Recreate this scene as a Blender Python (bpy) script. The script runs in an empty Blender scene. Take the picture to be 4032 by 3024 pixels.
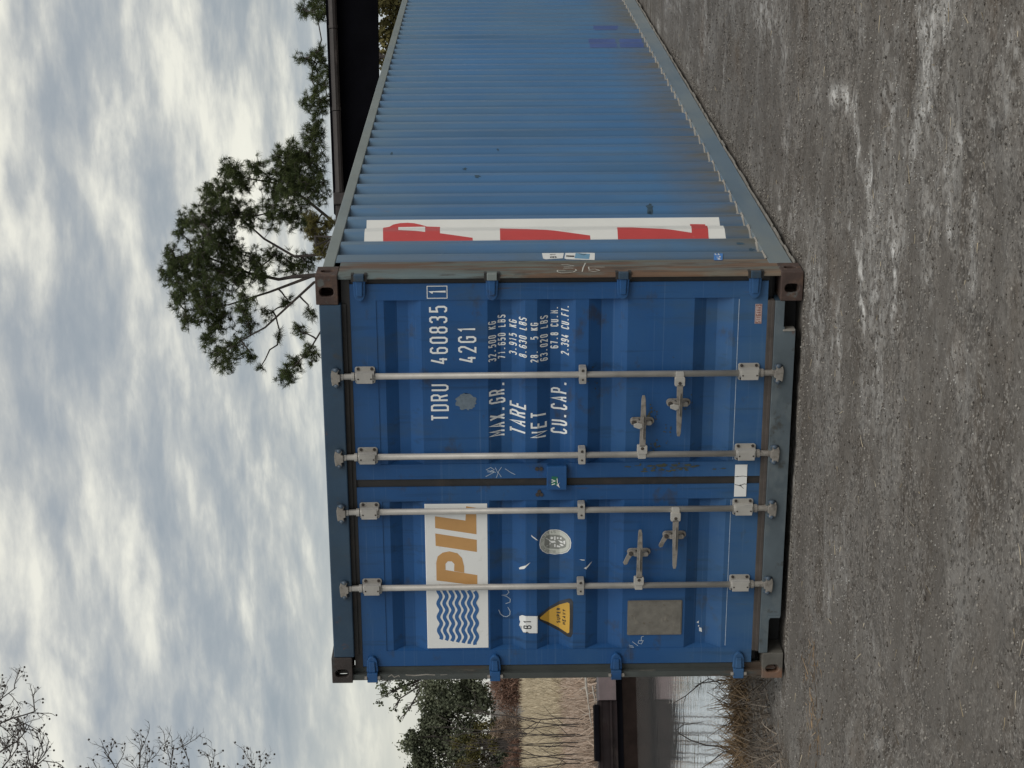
import bpy, bmesh, math, random
import numpy as np
from mathutils import Matrix, Vector
random.seed(7); rng = np.random.default_rng(11)
scene = bpy.context.scene
COL = scene.collection
PI = math.pi

# ------------------------------------------------------------------ camera
CAM = np.array([5.09654, -9.05097, 1.69229])
def rot(rx, ry, rz):
    cx, sx, cy, sy, cz, sz = math.cos(rx), math.sin(rx), math.cos(ry), math.sin(ry), math.cos(rz), math.sin(rz)
    Rx = np.array([[1, 0, 0], [0, cx, -sx], [0, sx, cx]]); Ry = np.array([[cy, 0, sy], [0, 1, 0], [-sy, 0, cy]])
    Rz = np.array([[cz, -sz, 0], [sz, cz, 0], [0, 0, 1]])
    return Rz @ Rx @ Ry
CM = rot(-0.0146502, 0.0094500, 0.3473430)          # columns: right, forward, up of the upright view
right, fwd, up = CM[:, 0], CM[:, 1], CM[:, 2]
cd = bpy.data.cameras.new('camera'); cam = bpy.data.objects.new('camera', cd); COL.objects.link(cam)
cam.matrix_world = Matrix(((-up[0], right[0], -fwd[0], CAM[0]), (-up[1], right[1], -fwd[1], CAM[1]), (-up[2], right[2], -fwd[2], CAM[2]), (0, 0, 0, 1)))
cd.sensor_width = 36; cd.sensor_fit = 'HORIZONTAL'; cd.lens = 36 * 7008.447 / 4032
cd.clip_end = 6000; cd.clip_start = .05
scene.camera = cam

# ------------------------------------------------------------------ world, sun, exposure
SUN_EL, SUN_AZ = math.radians(46), math.radians(-38)    # azimuth from +X counter-clockwise
w = bpy.data.worlds.new('World'); scene.world = w; w.use_nodes = True
nt = w.node_tree; N = nt.nodes; L = nt.links; N.clear()
def wn(t, **k):
    n = N.new(t)
    for a, b in k.items(): setattr(n, a, b)
    return n
out = wn('ShaderNodeOutputWorld'); bg = wn('ShaderNodeBackground'); bg.inputs[1].default_value = 0.1
L.new(bg.outputs[0], out.inputs[0])
sky = wn('ShaderNodeTexSky', sky_type='NISHITA', sun_disc=False)
sky.sun_elevation = SUN_EL; sky.sun_rotation = math.radians(90) - SUN_AZ; sky.dust_density = 1.5
tc = wn('ShaderNodeTexCoord'); sep = wn('ShaderNodeSeparateXYZ'); L.new(tc.outputs['Generated'], sep.inputs[0])
def wm(op, a, b=None, c=None):
    n = wn('ShaderNodeMath', operation=op)
    for i, v in enumerate((a, b, c)):
        if v is None: continue
        if isinstance(v, (int, float)): n.inputs[i].default_value = v
        else: L.new(v, n.inputs[i])
    return n.outputs[0]
zc = wm('MAXIMUM', sep.outputs[2], 0.0)
den = wm('ADD', zc, 0.23)
px = wm('DIVIDE', sep.outputs[0], den); py = wm('DIVIDE', sep.outputs[1], den)
comb = wn('ShaderNodeCombineXYZ'); L.new(px, comb.inputs[0]); L.new(py, comb.inputs[1])
mp_ = wn('ShaderNodeMapping'); mp_.inputs['Rotation'].default_value = (0, 0, math.radians(-22)); mp_.inputs['Scale'].default_value = (.8, 1.12, 1)
mp_.inputs['Location'].default_value = (3.1, 1.7, 0)
L.new(comb.outputs[0], mp_.inputs[0])
def wnoise(scale, det, rough, dist=0):
    n = wn('ShaderNodeTexNoise'); n.inputs['Scale'].default_value = scale; n.inputs['Detail'].default_value = det
    n.inputs['Roughness'].default_value = rough; n.inputs['Distortion'].default_value = dist
    L.new(mp_.outputs[0], n.inputs['Vector']); return n.outputs[0]
n1 = wnoise(1.5, 8, .55, .3); n2 = wnoise(5.2, 7, .58, .25); n3 = wnoise(12.0, 5, .55, .2)
mixn = wm('ADD', wm('ADD', wm('MULTIPLY', n1, .44), wm('MULTIPLY', n2, .36)), wm('MULTIPLY', n3, .20))
ramp = wn('ShaderNodeValToRGB'); L.new(mixn, ramp.inputs[0])
cr = ramp.color_ramp; cr.interpolation = 'B_SPLINE'
pts = [(.395, (2.65, 2.98, 3.25)), (.455, (3.3, 3.55, 3.72)), (.49, (4.0, 4.15, 4.1)), (.53, (5.1, 5.12, 4.8)), (.595, (8.4, 8.15, 7.0))]
cr.elements[0].position = pts[0][0]; cr.elements[0].color = (*[q / 10 for q in pts[0][1]], 1)
cr.elements[1].position = pts[-1][0]; cr.elements[1].color = (*[q / 10 for q in pts[-1][1]], 1)
for p_, c_ in pts[1:-1]:
    e = cr.elements.new(p_); e.color = (*[q / 10 for q in c_], 1)
# thin band of clear pale sky over the horizon, seen beneath the cloud deck
hz = wn('ShaderNodeMapRange'); hz.inputs[1].default_value = .045; hz.inputs[2].default_value = .115; L.new(sep.outputs[2], hz.inputs[0])
hzn = wm('MULTIPLY', wm('SUBTRACT', 1.0, hz.outputs[0]), .8)
mixc = wn('ShaderNodeMixRGB'); hx = wn('ShaderNodeMapRange'); hx.inputs[1].default_value = -.28; hx.inputs[2].default_value = -.52; L.new(sep.outputs[0], hx.inputs[0]); hc = wn('ShaderNodeMixRGB'); hc.inputs[1].default_value = (4.0, 4.5, 5.0, 1); hc.inputs[2].default_value = (6.6, 6.5, 5.7, 1); L.new(hx.outputs[0], hc.inputs[0]); L.new(hc.outputs[0], mixc.inputs[2]); L.new(hzn, mixc.inputs[0]); rs_ = wn('ShaderNodeVectorMath', operation='SCALE'); rs_.inputs['Scale'].default_value = 10; L.new(ramp.outputs[0], rs_.inputs[0]); L.new(rs_.outputs[0], mixc.inputs[1]); None
mixs = wn('ShaderNodeMixRGB'); mixs.inputs[0].default_value = .88; L.new(sky.outputs[0], mixs.inputs[1]); L.new(mixc.outputs[0], mixs.inputs[2])
L.new(mixs.outputs[0], bg.inputs[0])
sl = bpy.data.lights.new('sun', 'SUN'); sl.energy = 1.5; sl.angle = math.radians(45); sl.color = (1, .95, .87)
sun = bpy.data.objects.new('sun', sl); COL.objects.link(sun)
sd = Vector((math.cos(SUN_EL) * math.cos(SUN_AZ), math.cos(SUN_EL) * math.sin(SUN_AZ), math.sin(SUN_EL)))
sun.rotation_euler = sd.to_track_quat('Z', 'Y').to_euler()
scene.render.engine = 'CYCLES'
scene.view_settings.view_transform = 'Standard'; scene.view_settings.look = 'None'
scene.view_settings.exposure = 0.22; scene.view_settings.gamma = 1

# ------------------------------------------------------------------ material helper
def mat(name, col, rough=.55, metal=0, spec=.5, var=.12, vscale=2.5, layers=(), bump=0, bscale=60, attr=None, bands=(), ribs=False):
    """layers: (colour, scale xyz, lo, hi, amount);  bands: (colour, axis, v0, v1, amount) - colour grows from v0 to v1 along a world axis, broken by noise;
    attr: (attribute, colour2) - mixes to colour2 by a stored float attribute"""
    m = bpy.data.materials.new(name); m.use_nodes = True
    t = m.node_tree; n = t.nodes; l = t.links; b = n['Principled BSDF']
    b.inputs['Roughness'].default_value = rough; b.inputs['Metallic'].default_value = metal; b.inputs['Specular IOR Level'].default_value = spec
    geo = n.new('ShaderNodeNewGeometry'); P_ = geo.outputs['Position']
    def noise(scale, det=4, r=.6, off=0):
        mp = n.new('ShaderNodeMapping'); mp.inputs['Scale'].default_value = scale if isinstance(scale, tuple) else (scale,) * 3
        mp.inputs['Location'].default_value = (off, off * .7, off * 1.3); l.new(P_, mp.inputs[0])
        q = n.new('ShaderNodeTexNoise'); q.inputs['Scale'].default_value = 1; q.inputs['Detail'].default_value = det; q.inputs['Roughness'].default_value = r
        l.new(mp.outputs[0], q.inputs['Vector']); return q.outputs[0]
    def mr(v, a, b_, c=0., d=1., clamp=True):
        q = n.new('ShaderNodeMapRange'); q.clamp = clamp
        for i, x in zip((1, 2, 3, 4), (a, b_, c, d)): q.inputs[i].default_value = x
        l.new(v, q.inputs[0]); return q.outputs[0]
    def mul(a, b_):
        q = n.new('ShaderNodeMath'); q.operation = 'MULTIPLY'; l.new(a, q.inputs[0])
        if isinstance(b_, (int, float)): q.inputs[1].default_value = b_
        else: l.new(b_, q.inputs[1])
        return q.outputs[0]
    def mix(f, a, c, mode='MIX'):
        q = n.new('ShaderNodeMixRGB'); q.blend_type = mode
        if isinstance(f, (int, float)): q.inputs[0].default_value = f
        else: l.new(f, q.inputs[0])
        for i, x in ((1, a), (2, c)):
            if isinstance(x, tuple): q.inputs[i].default_value = (*x, 1)
            else: l.new(x, q.inputs[i])
        return q.outputs[0]
    c = mix(mr(noise(vscale, 6), .3, .7), tuple(x * (1 - var) for x in col), tuple(min(1, x * (1 + var)) for x in col))
    if attr:
        a = n.new('ShaderNodeAttribute'); a.attribute_name = attr[0]
        c = mix(a.outputs['Fac'], c, attr[1])
    off = 3.3
    for (lc, sc, lo, hi, am) in layers:
        off += 5.7
        c = mix(mul(mr(noise(sc, 5, .62, off), lo, hi), am), c, lc)
    if bands:
        sp = n.new('ShaderNodeSeparateXYZ'); l.new(P_, sp.inputs[0])
        for (bc, ax, v0, v1, am) in bands:
            off += 4.1
            g = mr(sp.outputs['XYZ'.index(ax)], v0, v1)
            c = mix(mul(mul(g, mr(noise((2.2, 2.2, 2.6) if ax != 'Z' else (6, 6, 1.5), 5, .65, off), .25, .6)), am), c, bc)
    if ribs:        # highlight painted on each rib's worn outer bend, depth shade painted in its trough
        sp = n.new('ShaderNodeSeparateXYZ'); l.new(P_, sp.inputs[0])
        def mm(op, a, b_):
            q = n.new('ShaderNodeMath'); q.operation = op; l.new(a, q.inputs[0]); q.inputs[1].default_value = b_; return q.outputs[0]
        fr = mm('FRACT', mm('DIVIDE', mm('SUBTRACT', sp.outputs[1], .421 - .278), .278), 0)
        bend_highlight = mul(mr(fr, .955, .985), mr(noise((3, 3, 1.3), 4, .6, 31), .3, .6)); c = mix(mul(bend_highlight, .55), c, (.20, .32, .42))
        trough_shade = mul(mr(fr, .13, .22), mr(fr, .62, .45)); c = mix(mul(trough_shade, .62), c, (.030, .075, .135))
    l.new(c, b.inputs['Base Color'])
    if bump:
        q = n.new('ShaderNodeBump'); q.inputs['Strength'].default_value = 1; q.inputs['Distance'].default_value = bump
        l.new(noise(bscale, 5, .6, 9), q.inputs['Height']); l.new(q.outputs[0], b.inputs['Normal'])
    return m

RUST = (.13, .06, .035); GRIME = (.045, .042, .034)
M = {}
M['door'] = mat('blue_paint', (.017, .082, .235), .5, spec=.32, var=.10, vscale=1.6, bump=.0012, bscale=9,
    layers=[((.035, .105, .225), (1.2, 1.2, 2.5), .5, .72, .5), (GRIME, (5, 5, 7), .60, .70, .55), (GRIME, (34, 34, 34), .70, .76, .8),
            ((.10, .18, .32), (.8, 3, 70), .60, .70, .35), ((.012, .035, .075), (16, 16, .9), .56, .72, .55), ((.05, .075, .085), (3.5, 3.5, 1.1), .58, .72, .45), ((.07, .045, .03), (26, 26, 2.2), .68, .76, .6)],
    bands=[((.075, .15, .24), 'Z', .75, .15, .55), ((.06, .10, .15), 'Z', 2.2, 2.6, .35)])
M['frame'] = mat('grey_blue_frame_paint', (.024, .056, .100), .55, var=.25, vscale=3,
    layers=[((.045, .075, .10), (3, 3, 3), .45, .65, .5), (GRIME, (9, 9, 9), .6, .7, .6), (RUST, (14, 14, 9), .66, .72, .5)])
M['sill'] = mat('faded_sill_paint', (.085, .110, .128), .6, var=.2, vscale=4,
    layers=[((.15, .175, .185), (5, 5, 9), .5, .66, .6), (GRIME, (12, 12, 12), .6, .7, .7), (RUST, (10, 10, 14), .66, .72, .6)])
M['post'] = mat('weathered_olive_grey_post', (.115, .128, .112), .62, var=.2, vscale=4,
    layers=[((.11, .17, .20), (4, 6, 1.2), .45, .65, .6), ((.12, .065, .038), (9, 14, 1.6), .48, .58, .9), ((.05, .045, .04), (18, 24, 3.2), .56, .64, .8), ((.32, .32, .28), (20, 30, 1.5), .66, .72, .7), (GRIME, (16, 16, 3), .62, .7, .6)],
    bands=[((.24, .145, .085), 'Z', 1.0, .3, .65)])
M['postdark'] = mat('dark_worn_post', (.06, .068, .065), .6, var=.2, vscale=5, layers=[((.16, .15, .13), (12, 12, 4), .62, .7, .8), ((.09, .055, .035), (8, 8, 2), .55, .66, .7)])
M['rust'] = mat('rusty_casting', (.060, .038, .032), .75, var=.25, vscale=14, bump=.002, bscale=50,
    layers=[((.13, .075, .05), (16, 16, 16), .5, .66, .6), ((.06, .04, .035), (22, 22, 22), .58, .68, .7), ((.14, .17, .17), (9, 9, 9), .62, .68, .5)])
M['rustdark'] = mat('dark_rusty_casting', (.035, .028, .026), .7, var=.25, vscale=12, bump=.002, bscale=50,
    layers=[((.07, .045, .035), (14, 14, 14), .55, .68, .6), ((.06, .075, .08), (8, 8, 8), .55, .66, .6)])
M['rustgrey'] = mat('rust_and_grey_casting', (.105, .10, .088), .7, var=.2, vscale=10, bump=.002, bscale=50,
    layers=[((.10, .09, .08), (14, 14, 14), .55, .68, .6)], bands=[((.22, .11, .065), 'X', .075, .04, 1.)])
M['gasket'] = mat('black_rubber_gasket', (.022, .021, .021), .65, var=.3, vscale=6, layers=[((.06, .045, .035), (7, 7, 7), .5, .7, .5)])
M['gasket2'] = mat('dusty_rubber_gasket', (.07, .058, .052), .7, var=.3, vscale=6, layers=[((.13, .11, .095), (7, 7, 7), .5, .7, .5)])
M['galv'] = mat('galvanised_steel', (.40, .385, .36), .5, metal=.25, var=.14, vscale=8, bump=.0006, bscale=90,
    layers=[((.25, .24, .23), (22, 22, 3), .5, .68, .6), ((.54, .53, .50), (30, 30, 1.5), .55, .7, .6), (RUST, (26, 26, 26), .7, .76, .7)],
    bands=[((.60, .58, .53), 'Z', .98, .93, .35)])
M['galvd'] = mat('grimy_galvanised_steel', (.27, .25, .225), .55, metal=.25, var=.2, vscale=12, bump=.0008, bscale=80,
    layers=[((.12, .105, .09), (28, 28, 28), .5, .66, .7), ((.42, .40, .37), (20, 20, 20), .6, .7, .6)])
M['bolt'] = mat('dark_bolt', (.06, .05, .045), .6, metal=.3, var=.3, vscale=30)
M['keeper'] = mat('grey_blue_keeper', (.07, .10, .14), .5, metal=.2, var=.3, vscale=20, layers=[((.20, .20, .19), (40, 40, 40), .6, .68, .7)])
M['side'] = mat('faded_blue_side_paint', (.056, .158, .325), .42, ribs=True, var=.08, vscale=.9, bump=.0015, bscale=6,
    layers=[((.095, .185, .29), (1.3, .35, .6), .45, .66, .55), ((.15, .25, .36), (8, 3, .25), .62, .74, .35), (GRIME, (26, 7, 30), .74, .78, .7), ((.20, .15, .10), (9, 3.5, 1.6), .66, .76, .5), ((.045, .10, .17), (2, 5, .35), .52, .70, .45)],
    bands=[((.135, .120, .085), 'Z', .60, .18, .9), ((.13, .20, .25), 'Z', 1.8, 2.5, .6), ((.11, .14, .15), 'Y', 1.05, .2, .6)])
M['rail'] = mat('chalky_rail_paint', (.20, .23, .225), .55, var=.12, vscale=3, layers=[((.17, .22, .25), (3, 1.2, 3), .5, .66, .6), ((.16, .14, .11), (8, 5, 8), .64, .72, .6)])
M['brail'] = mat('faded_blue_bottom_rail', (.125, .185, .245), .45, var=.1, vscale=1.5, layers=[((.22, .26, .27), (3, .6, 3), .45, .65, .7), ((.12, .115, .09), (8, 5, 12), .66, .72, .7)],
    bands=[((.21, .23, .22), 'Y', 1.6, .2, .7), ((.24, .27, .28), 'Y', 4, 9, .7)])
M['bead'] = mat('dusty_pink_sealant', (.25, .235, .21), .8, var=.3, vscale=12, layers=[((.20, .20, .19), (9, 9, 9), .5, .6, .6)])
M['steel_dark'] = mat('unlit_steel', (.03, .03, .032), .8, var=.2)
M['white'] = mat('white_vinyl', (.80, .81, .80), .45, var=.03, vscale=4, layers=[((.45, .44, .41), (12, 12, 12), .62, .7, .3)])
M['white2'] = mat('white_lettering_paint', (.80, .82, .82), .5, var=.06, vscale=20, layers=[((.30, .36, .44), (40, 40, 40), .64, .70, .7)])
M['sign_white'] = mat('side_sign_white', (.72, .73, .71), .5, var=.04, vscale=3, layers=[((.45, .44, .40), (8, 8, 3), .6, .7, .35), ((.05, .04, .035), (30, 30, 18), .745, .765, .9)])
M['red'] = mat('faded_red_vinyl', (.50, .062, .062), .45, var=.06, vscale=6, layers=[((.55, .2, .18), (30, 30, 20), .68, .74, .6)])
M['orange'] = mat('faded_orange_vinyl', (.56, .31, .115), .45, var=.10, vscale=5)
M['navy'] = mat('blue_vinyl', (.035, .13, .34), .45, var=.05)
M['palelilac'] = mat('pale_lilac_vinyl', (.60, .65, .80), .45, var=.03)
M['yellow'] = mat('amber_vinyl', (.60, .355, .055), .42, var=.06, vscale=7)
M['black'] = mat('black_vinyl', (.022, .024, .028), .45, var=.2, vscale=6, layers=[((.07, .08, .10), (6, 6, 6), .5, .65, .6)])
M['greyvinyl'] = mat('grey_vinyl', (.27, .28, .26), .45, var=.08)
M['palegrey'] = mat('pale_grey_vinyl', (.58, .60, .55), .45, var=.05)
M['chalk'] = mat('chalk_line', (.42, .50, .60), .9, var=.2, vscale=60)
M['chalkw'] = mat('white_chalk_line', (.55, .56, .52), .9, var=.2, vscale=60)
M['plate'] = mat('dull_brown_data_plate', (.165, .155, .135), .6, var=.22, vscale=22, layers=[((.10, .075, .05), (45, 45, 30), .6, .68, .7), ((.27, .24, .20), (14, 14, 40), .6, .7, .5)])
M['platerim'] = mat('data_plate_rim', (.17, .155, .13), .6, var=.2, vscale=30)
M['brownink'] = mat('brown_ink', (.24, .075, .05), .5, var=.1)
M['pinkish'] = mat('faded_pink_label', (.55, .45, .43), .5, var=.1, vscale=30)
M['lightblue'] = mat('light_blue_label', (.15, .33, .50), .45, var=.08, vscale=30)
M['hlc'] = mat('bright_blue_label', (.06, .22, .58), .45, var=.05)
M['green'] = mat('dark_green_label', (.012, .14, .09), .45, var=.1)
M['purple'] = mat('unfaded_paint_patch', (.060, .105, .27), .45, var=.12, vscale=3)
M['slash'] = mat('grey_primer_patch', (.13, .17, .21), .7, var=.2, vscale=40)
M['sidestain'] = mat('grey_brown_scrape', (.035, .075, .115), .8, var=.3, vscale=30)
M['moss'] = mat('brown_mould_stain', (.06, .065, .045), .85, var=.4, vscale=30)

# ------------------------------------------------------------------ object helpers
def link(name, me, parent=None, **tags):
    o = bpy.data.objects.new(name, me); COL.objects.link(o)
    if parent: o.parent = parent
    for k, v in tags.items(): o[k] = v
    return o
def empty(name, loc, label, cat, group=None):
    o = bpy.data.objects.new(name, None); COL.objects.link(o); o.location = loc; o['label'] = label; o['category'] = cat
    if group: o['group'] = group
    bpy.context.view_layer.update()
    return o
class MB:
    def __init__(s): s.v = []; s.f = []; s.m = []; s.cur = 0
    def add(s, vs, fs):
        n = len(s.v); s.v += [tuple(map(float, v)) for v in vs]; s.f += [tuple(n + i for i in f) for f in fs]; s.m += [s.cur] * len(fs); return s
    def box(s, x0, x1, y0, y1, z0, z1):
        return s.add([(x0, y0, z0), (x1, y0, z0), (x1, y1, z0), (x0, y1, z0), (x0, y0, z1), (x1, y0, z1), (x1, y1, z1), (x0, y1, z1)],
                     [(0, 3, 2, 1), (4, 5, 6, 7), (0, 1, 5, 4), (1, 2, 6, 5), (2, 3, 7, 6), (3, 0, 4, 7)])
    def prism(s, pts2, axis, a, b):
        """closed outline extruded along an axis ('Y': points are (x,z); 'Z': (x,y); 'X': (y,z))"""
        def P(p, t): return {'Y': (p[0], t, p[1]), 'Z': (p[0], p[1], t), 'X': (t, p[0], p[1])}[axis]
        n = len(pts2); vs = [P(p, a) for p in pts2] + [P(p, b) for p in pts2]
        return s.add(vs, [tuple(range(n))[::-1], tuple(range(n, 2 * n))] + [(i, (i + 1) % n, n + (i + 1) % n, n + i) for i in range(n)])
    def tube(s, pts, rad, n=8, cap=True):
        pts = [Vector(p) for p in pts]; rad = rad if isinstance(rad, (list, tuple)) else [rad] * len(pts)
        vs = []; prev = None
        for i, p in enumerate(pts):
            d = (pts[min(i + 1, len(pts) - 1)] - pts[max(i - 1, 0)]).normalized()
            if prev is None:
                a = Vector((0, 0, 1)) if abs(d.z) < .9 else Vector((1, 0, 0)); u_ = d.cross(a).normalized()
            else:
                u_ = (prev - d * prev.dot(d)).normalized()
            prev = u_; v_ = d.cross(u_)
            for k in range(n):
                t = 2 * PI * k / n; vs.append(p + (u_ * math.cos(t) + v_ * math.sin(t)) * rad[i])
        fs = [(i * n + k, i * n + (k + 1) % n, (i + 1) * n + (k + 1) % n, (i + 1) * n + k) for i in range(len(pts) - 1) for k in range(n)]
        if cap: fs += [tuple(range(n))[::-1], tuple((len(pts) - 1) * n + k for k in range(n))]
        return s.add(vs, fs)
    def use(s, i): s.cur = i; return s
    def build(s, name, mats, parent=None, bevel=0, smooth=False, **tags):
        me = bpy.data.meshes.new(name); me.from_pydata(s.v, [], s.f)
        for m_ in (mats if isinstance(mats, (list, tuple)) else [mats]): me.materials.append(M[m_] if isinstance(m_, str) else m_)
        me.polygons.foreach_set('material_index', s.m)
        bm = bmesh.new(); bm.from_mesh(me); bmesh.ops.recalc_face_normals(bm, faces=bm.faces); bm.to_mesh(me); bm.free()
        if smooth: me.polygons.foreach_set('use_smooth', [True] * len(me.polygons))
        me.update(); o = link(name, me, parent, **tags)
        if parent: o.matrix_parent_inverse = parent.matrix_world.inverted() if parent.type == 'EMPTY' else Matrix()
        if bevel:
            b = o.modifiers.new('bevel', 'BEVEL'); b.width = bevel; b.segments = 2; b.limit_method = 'ANGLE'
        return o
def np_mesh(name, V, F, mats, parent=None, attr=None, **tags):
    V = np.asarray(V, np.float32); F = np.asarray(F, np.int32); k = F.shape[1]
    me = bpy.data.meshes.new(name); me.vertices.add(len(V)); me.vertices.foreach_set('co', V.ravel())
    me.loops.add(F.size); me.loops.foreach_set('vertex_index', F.ravel()); me.polygons.add(len(F))
    me.polygons.foreach_set('loop_start', np.arange(0, F.size, k, dtype=np.int32)); me.polygons.foreach_set('loop_total', np.full(len(F), k, np.int32))
    for m_ in (mats if isinstance(mats, (list, tuple)) else [mats]): me.materials.append(M[m_] if isinstance(m_, str) else m_)
    if attr is not None:
        a = me.attributes.new(attr[0], 'FLOAT', attr[2] if len(attr) > 2 else 'FACE'); a.data.foreach_set('value', np.asarray(attr[1], np.float32))
    me.update(calc_edges=True)
    o = link(name, me, parent, **tags)
    if parent and parent.type == 'EMPTY': o.matrix_parent_inverse = parent.matrix_world.inverted()
    return o
def rpoly(x0, x1, z0, z1, r, n=4):
    o = []
    for cx, cz, a0 in ((x1 - r, z1 - r, 0), (x0 + r, z1 - r, 90), (x0 + r, z0 + r, 180), (x1 - r, z0 + r, 270)):
        for i in range(n + 1):
            a = math.radians(a0 + 90 * i / n); o.append((cx + r * math.cos(a), cz + r * math.sin(a)))
    return o

# =================================================================== GROUND
def vnoise(x, y, seed=0):
    xi = np.floor(x).astype(np.int64); yi = np.floor(y).astype(np.int64); fx = x - xi; fy = y - yi
    fx = fx * fx * (3 - 2 * fx); fy = fy * fy * (3 - 2 * fy)
    def h(a, b):
        n = (a * 374761393 + b * 668265263 + seed * 1442695041) & 0xffffffff
        n = ((n ^ (n >> 13)) * 1274126177) & 0xffffffff
        return ((n ^ (n >> 16)) & 0xffff) / 65535.0
    return (h(xi, yi) * (1 - fx) + h(xi + 1, yi) * fx) * (1 - fy) + (h(xi, yi + 1) * (1 - fx) + h(xi + 1, yi + 1) * fx) * fy
def fbm(x, y, s, oct=3, seed=0):
    t = 0; a = 1; n = 0
    for i in range(oct):
        t = t + a * vnoise(x * s * 2 ** i, y * s * 2 ** i, seed + i * 7); n += a; a *= .55
    return t / n
BANK = [(-60, -38), (-8, -2.6), (-3.4, 1.0), (-2.0, 2.0), (-1.35, 2.45), (-1.0, 3.4), (-.9, 6), (-.9, 13), (-2.5, 20), (-8, 40), (-14, 70), (-40, 400)]
def bank_dist(X, Y):
    best = np.full(X.shape, 1e9); sg = np.ones(X.shape)
    for (a, b), (c, d) in zip(BANK[:-1], BANK[1:]):
        ux, uy = c - a, d - b; ll = ux * ux + uy * uy
        t = np.clip(((X - a) * ux + (Y - b) * uy) / ll, 0, 1)
        dx, dy = X - (a + t * ux), Y - (b + t * uy); dd = np.hypot(dx, dy)
        s_ = np.where(ux * dy - uy * dx > 0, -1, 1)
        m_ = dd < best - 1e-9; best = np.where(m_, dd, best); sg = np.where(m_, s_, sg)
    return best * sg
DL = np.array([-.5255, .8508])      # the way the left edge of the view runs
def sdist(X, Y): return (X - CAM[0]) * DL[0] + (Y - CAM[1]) * DL[1]
def lat(X, Y): return (X - CAM[0]) * -DL[1] + (Y - CAM[1]) * DL[0]
def gheight(X, Y):
    d = bank_dist(X, Y); land = np.where(d > 0, -.20 * np.exp(-np.maximum(d, 0) / .45), -.20 + np.minimum(d, 0) * .9)
    e = sdist(X, Y) - 40.3; marsh = -1.95 + 1.2 * np.clip((e + .5) / 1.6, 0, 1) + (e < -.5) * np.minimum(e + .5, 0) * .5
    z = np.maximum(np.maximum(land, marsh), -2.6)
    near = np.exp(-np.maximum(np.hypot(X - 2.5, Y + 1) - 5, 0) / 3)
    z = z + near * (.022 * (fbm(X, Y, 2.2, 2, 3) - .5) + .020 * (fbm(X + .3 * Y, Y, 9, 2, 5) - .5) + .008 * (fbm(X, Y, 34, 2, 9) - .5)) + (1 - near) * .06 * (fbm(X, Y, .5, 2, 4) - .5)
    z = z - .012 * np.clip((X - 2.3) * 2, 0, 1) * near
    for (ax_, ay_), (bx_, by_), ww in (((1.35, -2.75), (1.95, -4.3), .16), ((.95, -2.2), (1.45, -4.0), .16)):      # tyre ruts with tread bars
        ux, uy = bx_ - ax_, by_ - ay_; l_ = math.hypot(ux, uy); ux, uy = ux / l_, uy / l_; al = (X - ax_) * ux + (Y - ay_) * uy; ac = (X - ax_) * -uy + (Y - ay_) * ux + .04 * np.sin(al * 2)
        m_ = np.exp(-(ac / ww) ** 4) * np.clip(al * 2 + 2, 0, 1) * np.clip((l_ - al) * 2 + 2, 0, 1); z = z - m_ * (.010 + .006 * np.sin(ac * 75) + .003 * np.sin(al * 60 + ac * 30))
    pad = (X > -.3) & (X < 2.75) & (Y > -.25)
    return np.where(pad, np.minimum(z, -.002), z) - .004
def axis(a, b, st, far):
    c = list(np.arange(a, b, st)); v = b; s_ = st
    while v < far: c.append(v); s_ *= 1.06; v += s_
    c.append(far); v = a; s_ = st; lo = []
    while v > -far: s_ *= 1.06; v -= s_; lo.append(v)
    return np.array(lo[::-1] + c)
gx = axis(-3.0, 4.9, .017, 1800); gy = axis(-4.6, 3.0, .017, 2500)
GX, GY = np.meshgrid(gx, gy); GZ = gheight(GX, GY)
nx, ny = len(gx), len(gy)
idx = np.arange(nx * ny).reshape(ny, nx)
GF = np.stack([idx[:-1, :-1], idx[:-1, 1:], idx[1:, 1:], idx[1:, :-1]], -1).reshape(-1, 4)
def seg_field(X, Y, pl, wd):
    best = np.full(X.shape, 1e9)
    for (a, b), (c, d) in zip(pl[:-1], pl[1:]):
        ux, uy = c - a, d - b; t = np.clip(((X - a) * ux + (Y - b) * uy) / (ux * ux + uy * uy), 0, 1)
        best = np.minimum(best, np.hypot(X - a - t * ux, Y - b - t * uy))
    return np.exp(-(best / wd) ** 2)
def grit(X, Y):
    g = 0
    for pl, wd, k in (([(4.6, -2.7), (4.195, -2.475), (4.0, -2.26), (3.87, -2.25), (3.716, -2.141), (3.58, -2.07), (3.5, -2.16)], .075, 1.2),
                      ([(3.46, -.4), (3.52, -.93), (3.4, -1.05), (3.30, -1.115), (3.217, -1.341), (3.1, -1.46)], .045, .8),
                      ([(3.7, -2.75), (3.57, -2.66), (3.4, -2.7)], .05, .8), 
                      ([(3.22, -1.75), (3.05, -1.95), (2.85, -2.0)], .04, .6), ([(2.95, -1.0), (2.8, -1.3), (2.6, -1.42)], .035, .5), ([(3.55, -3.0), (3.3, -3.1)], .05, .5)):
        g = g + k * seg_field(X, Y, pl, wd)
    n_ = fbm(X, Y, 22, 3, 21)
    g = np.clip(g * (.45 + 1.9 * np.clip((n_ - .40) * 5, 0, 1)), 0, 1.3)
    g = g + np.clip((fbm(X, Y, 1.7, 4, 40) - .53) * 4, 0, .55) * np.clip((n_ - .4) * 5, 0, 1)
    return np.clip(g, 0, 1)
gr = grit(GX, GY)
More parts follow.
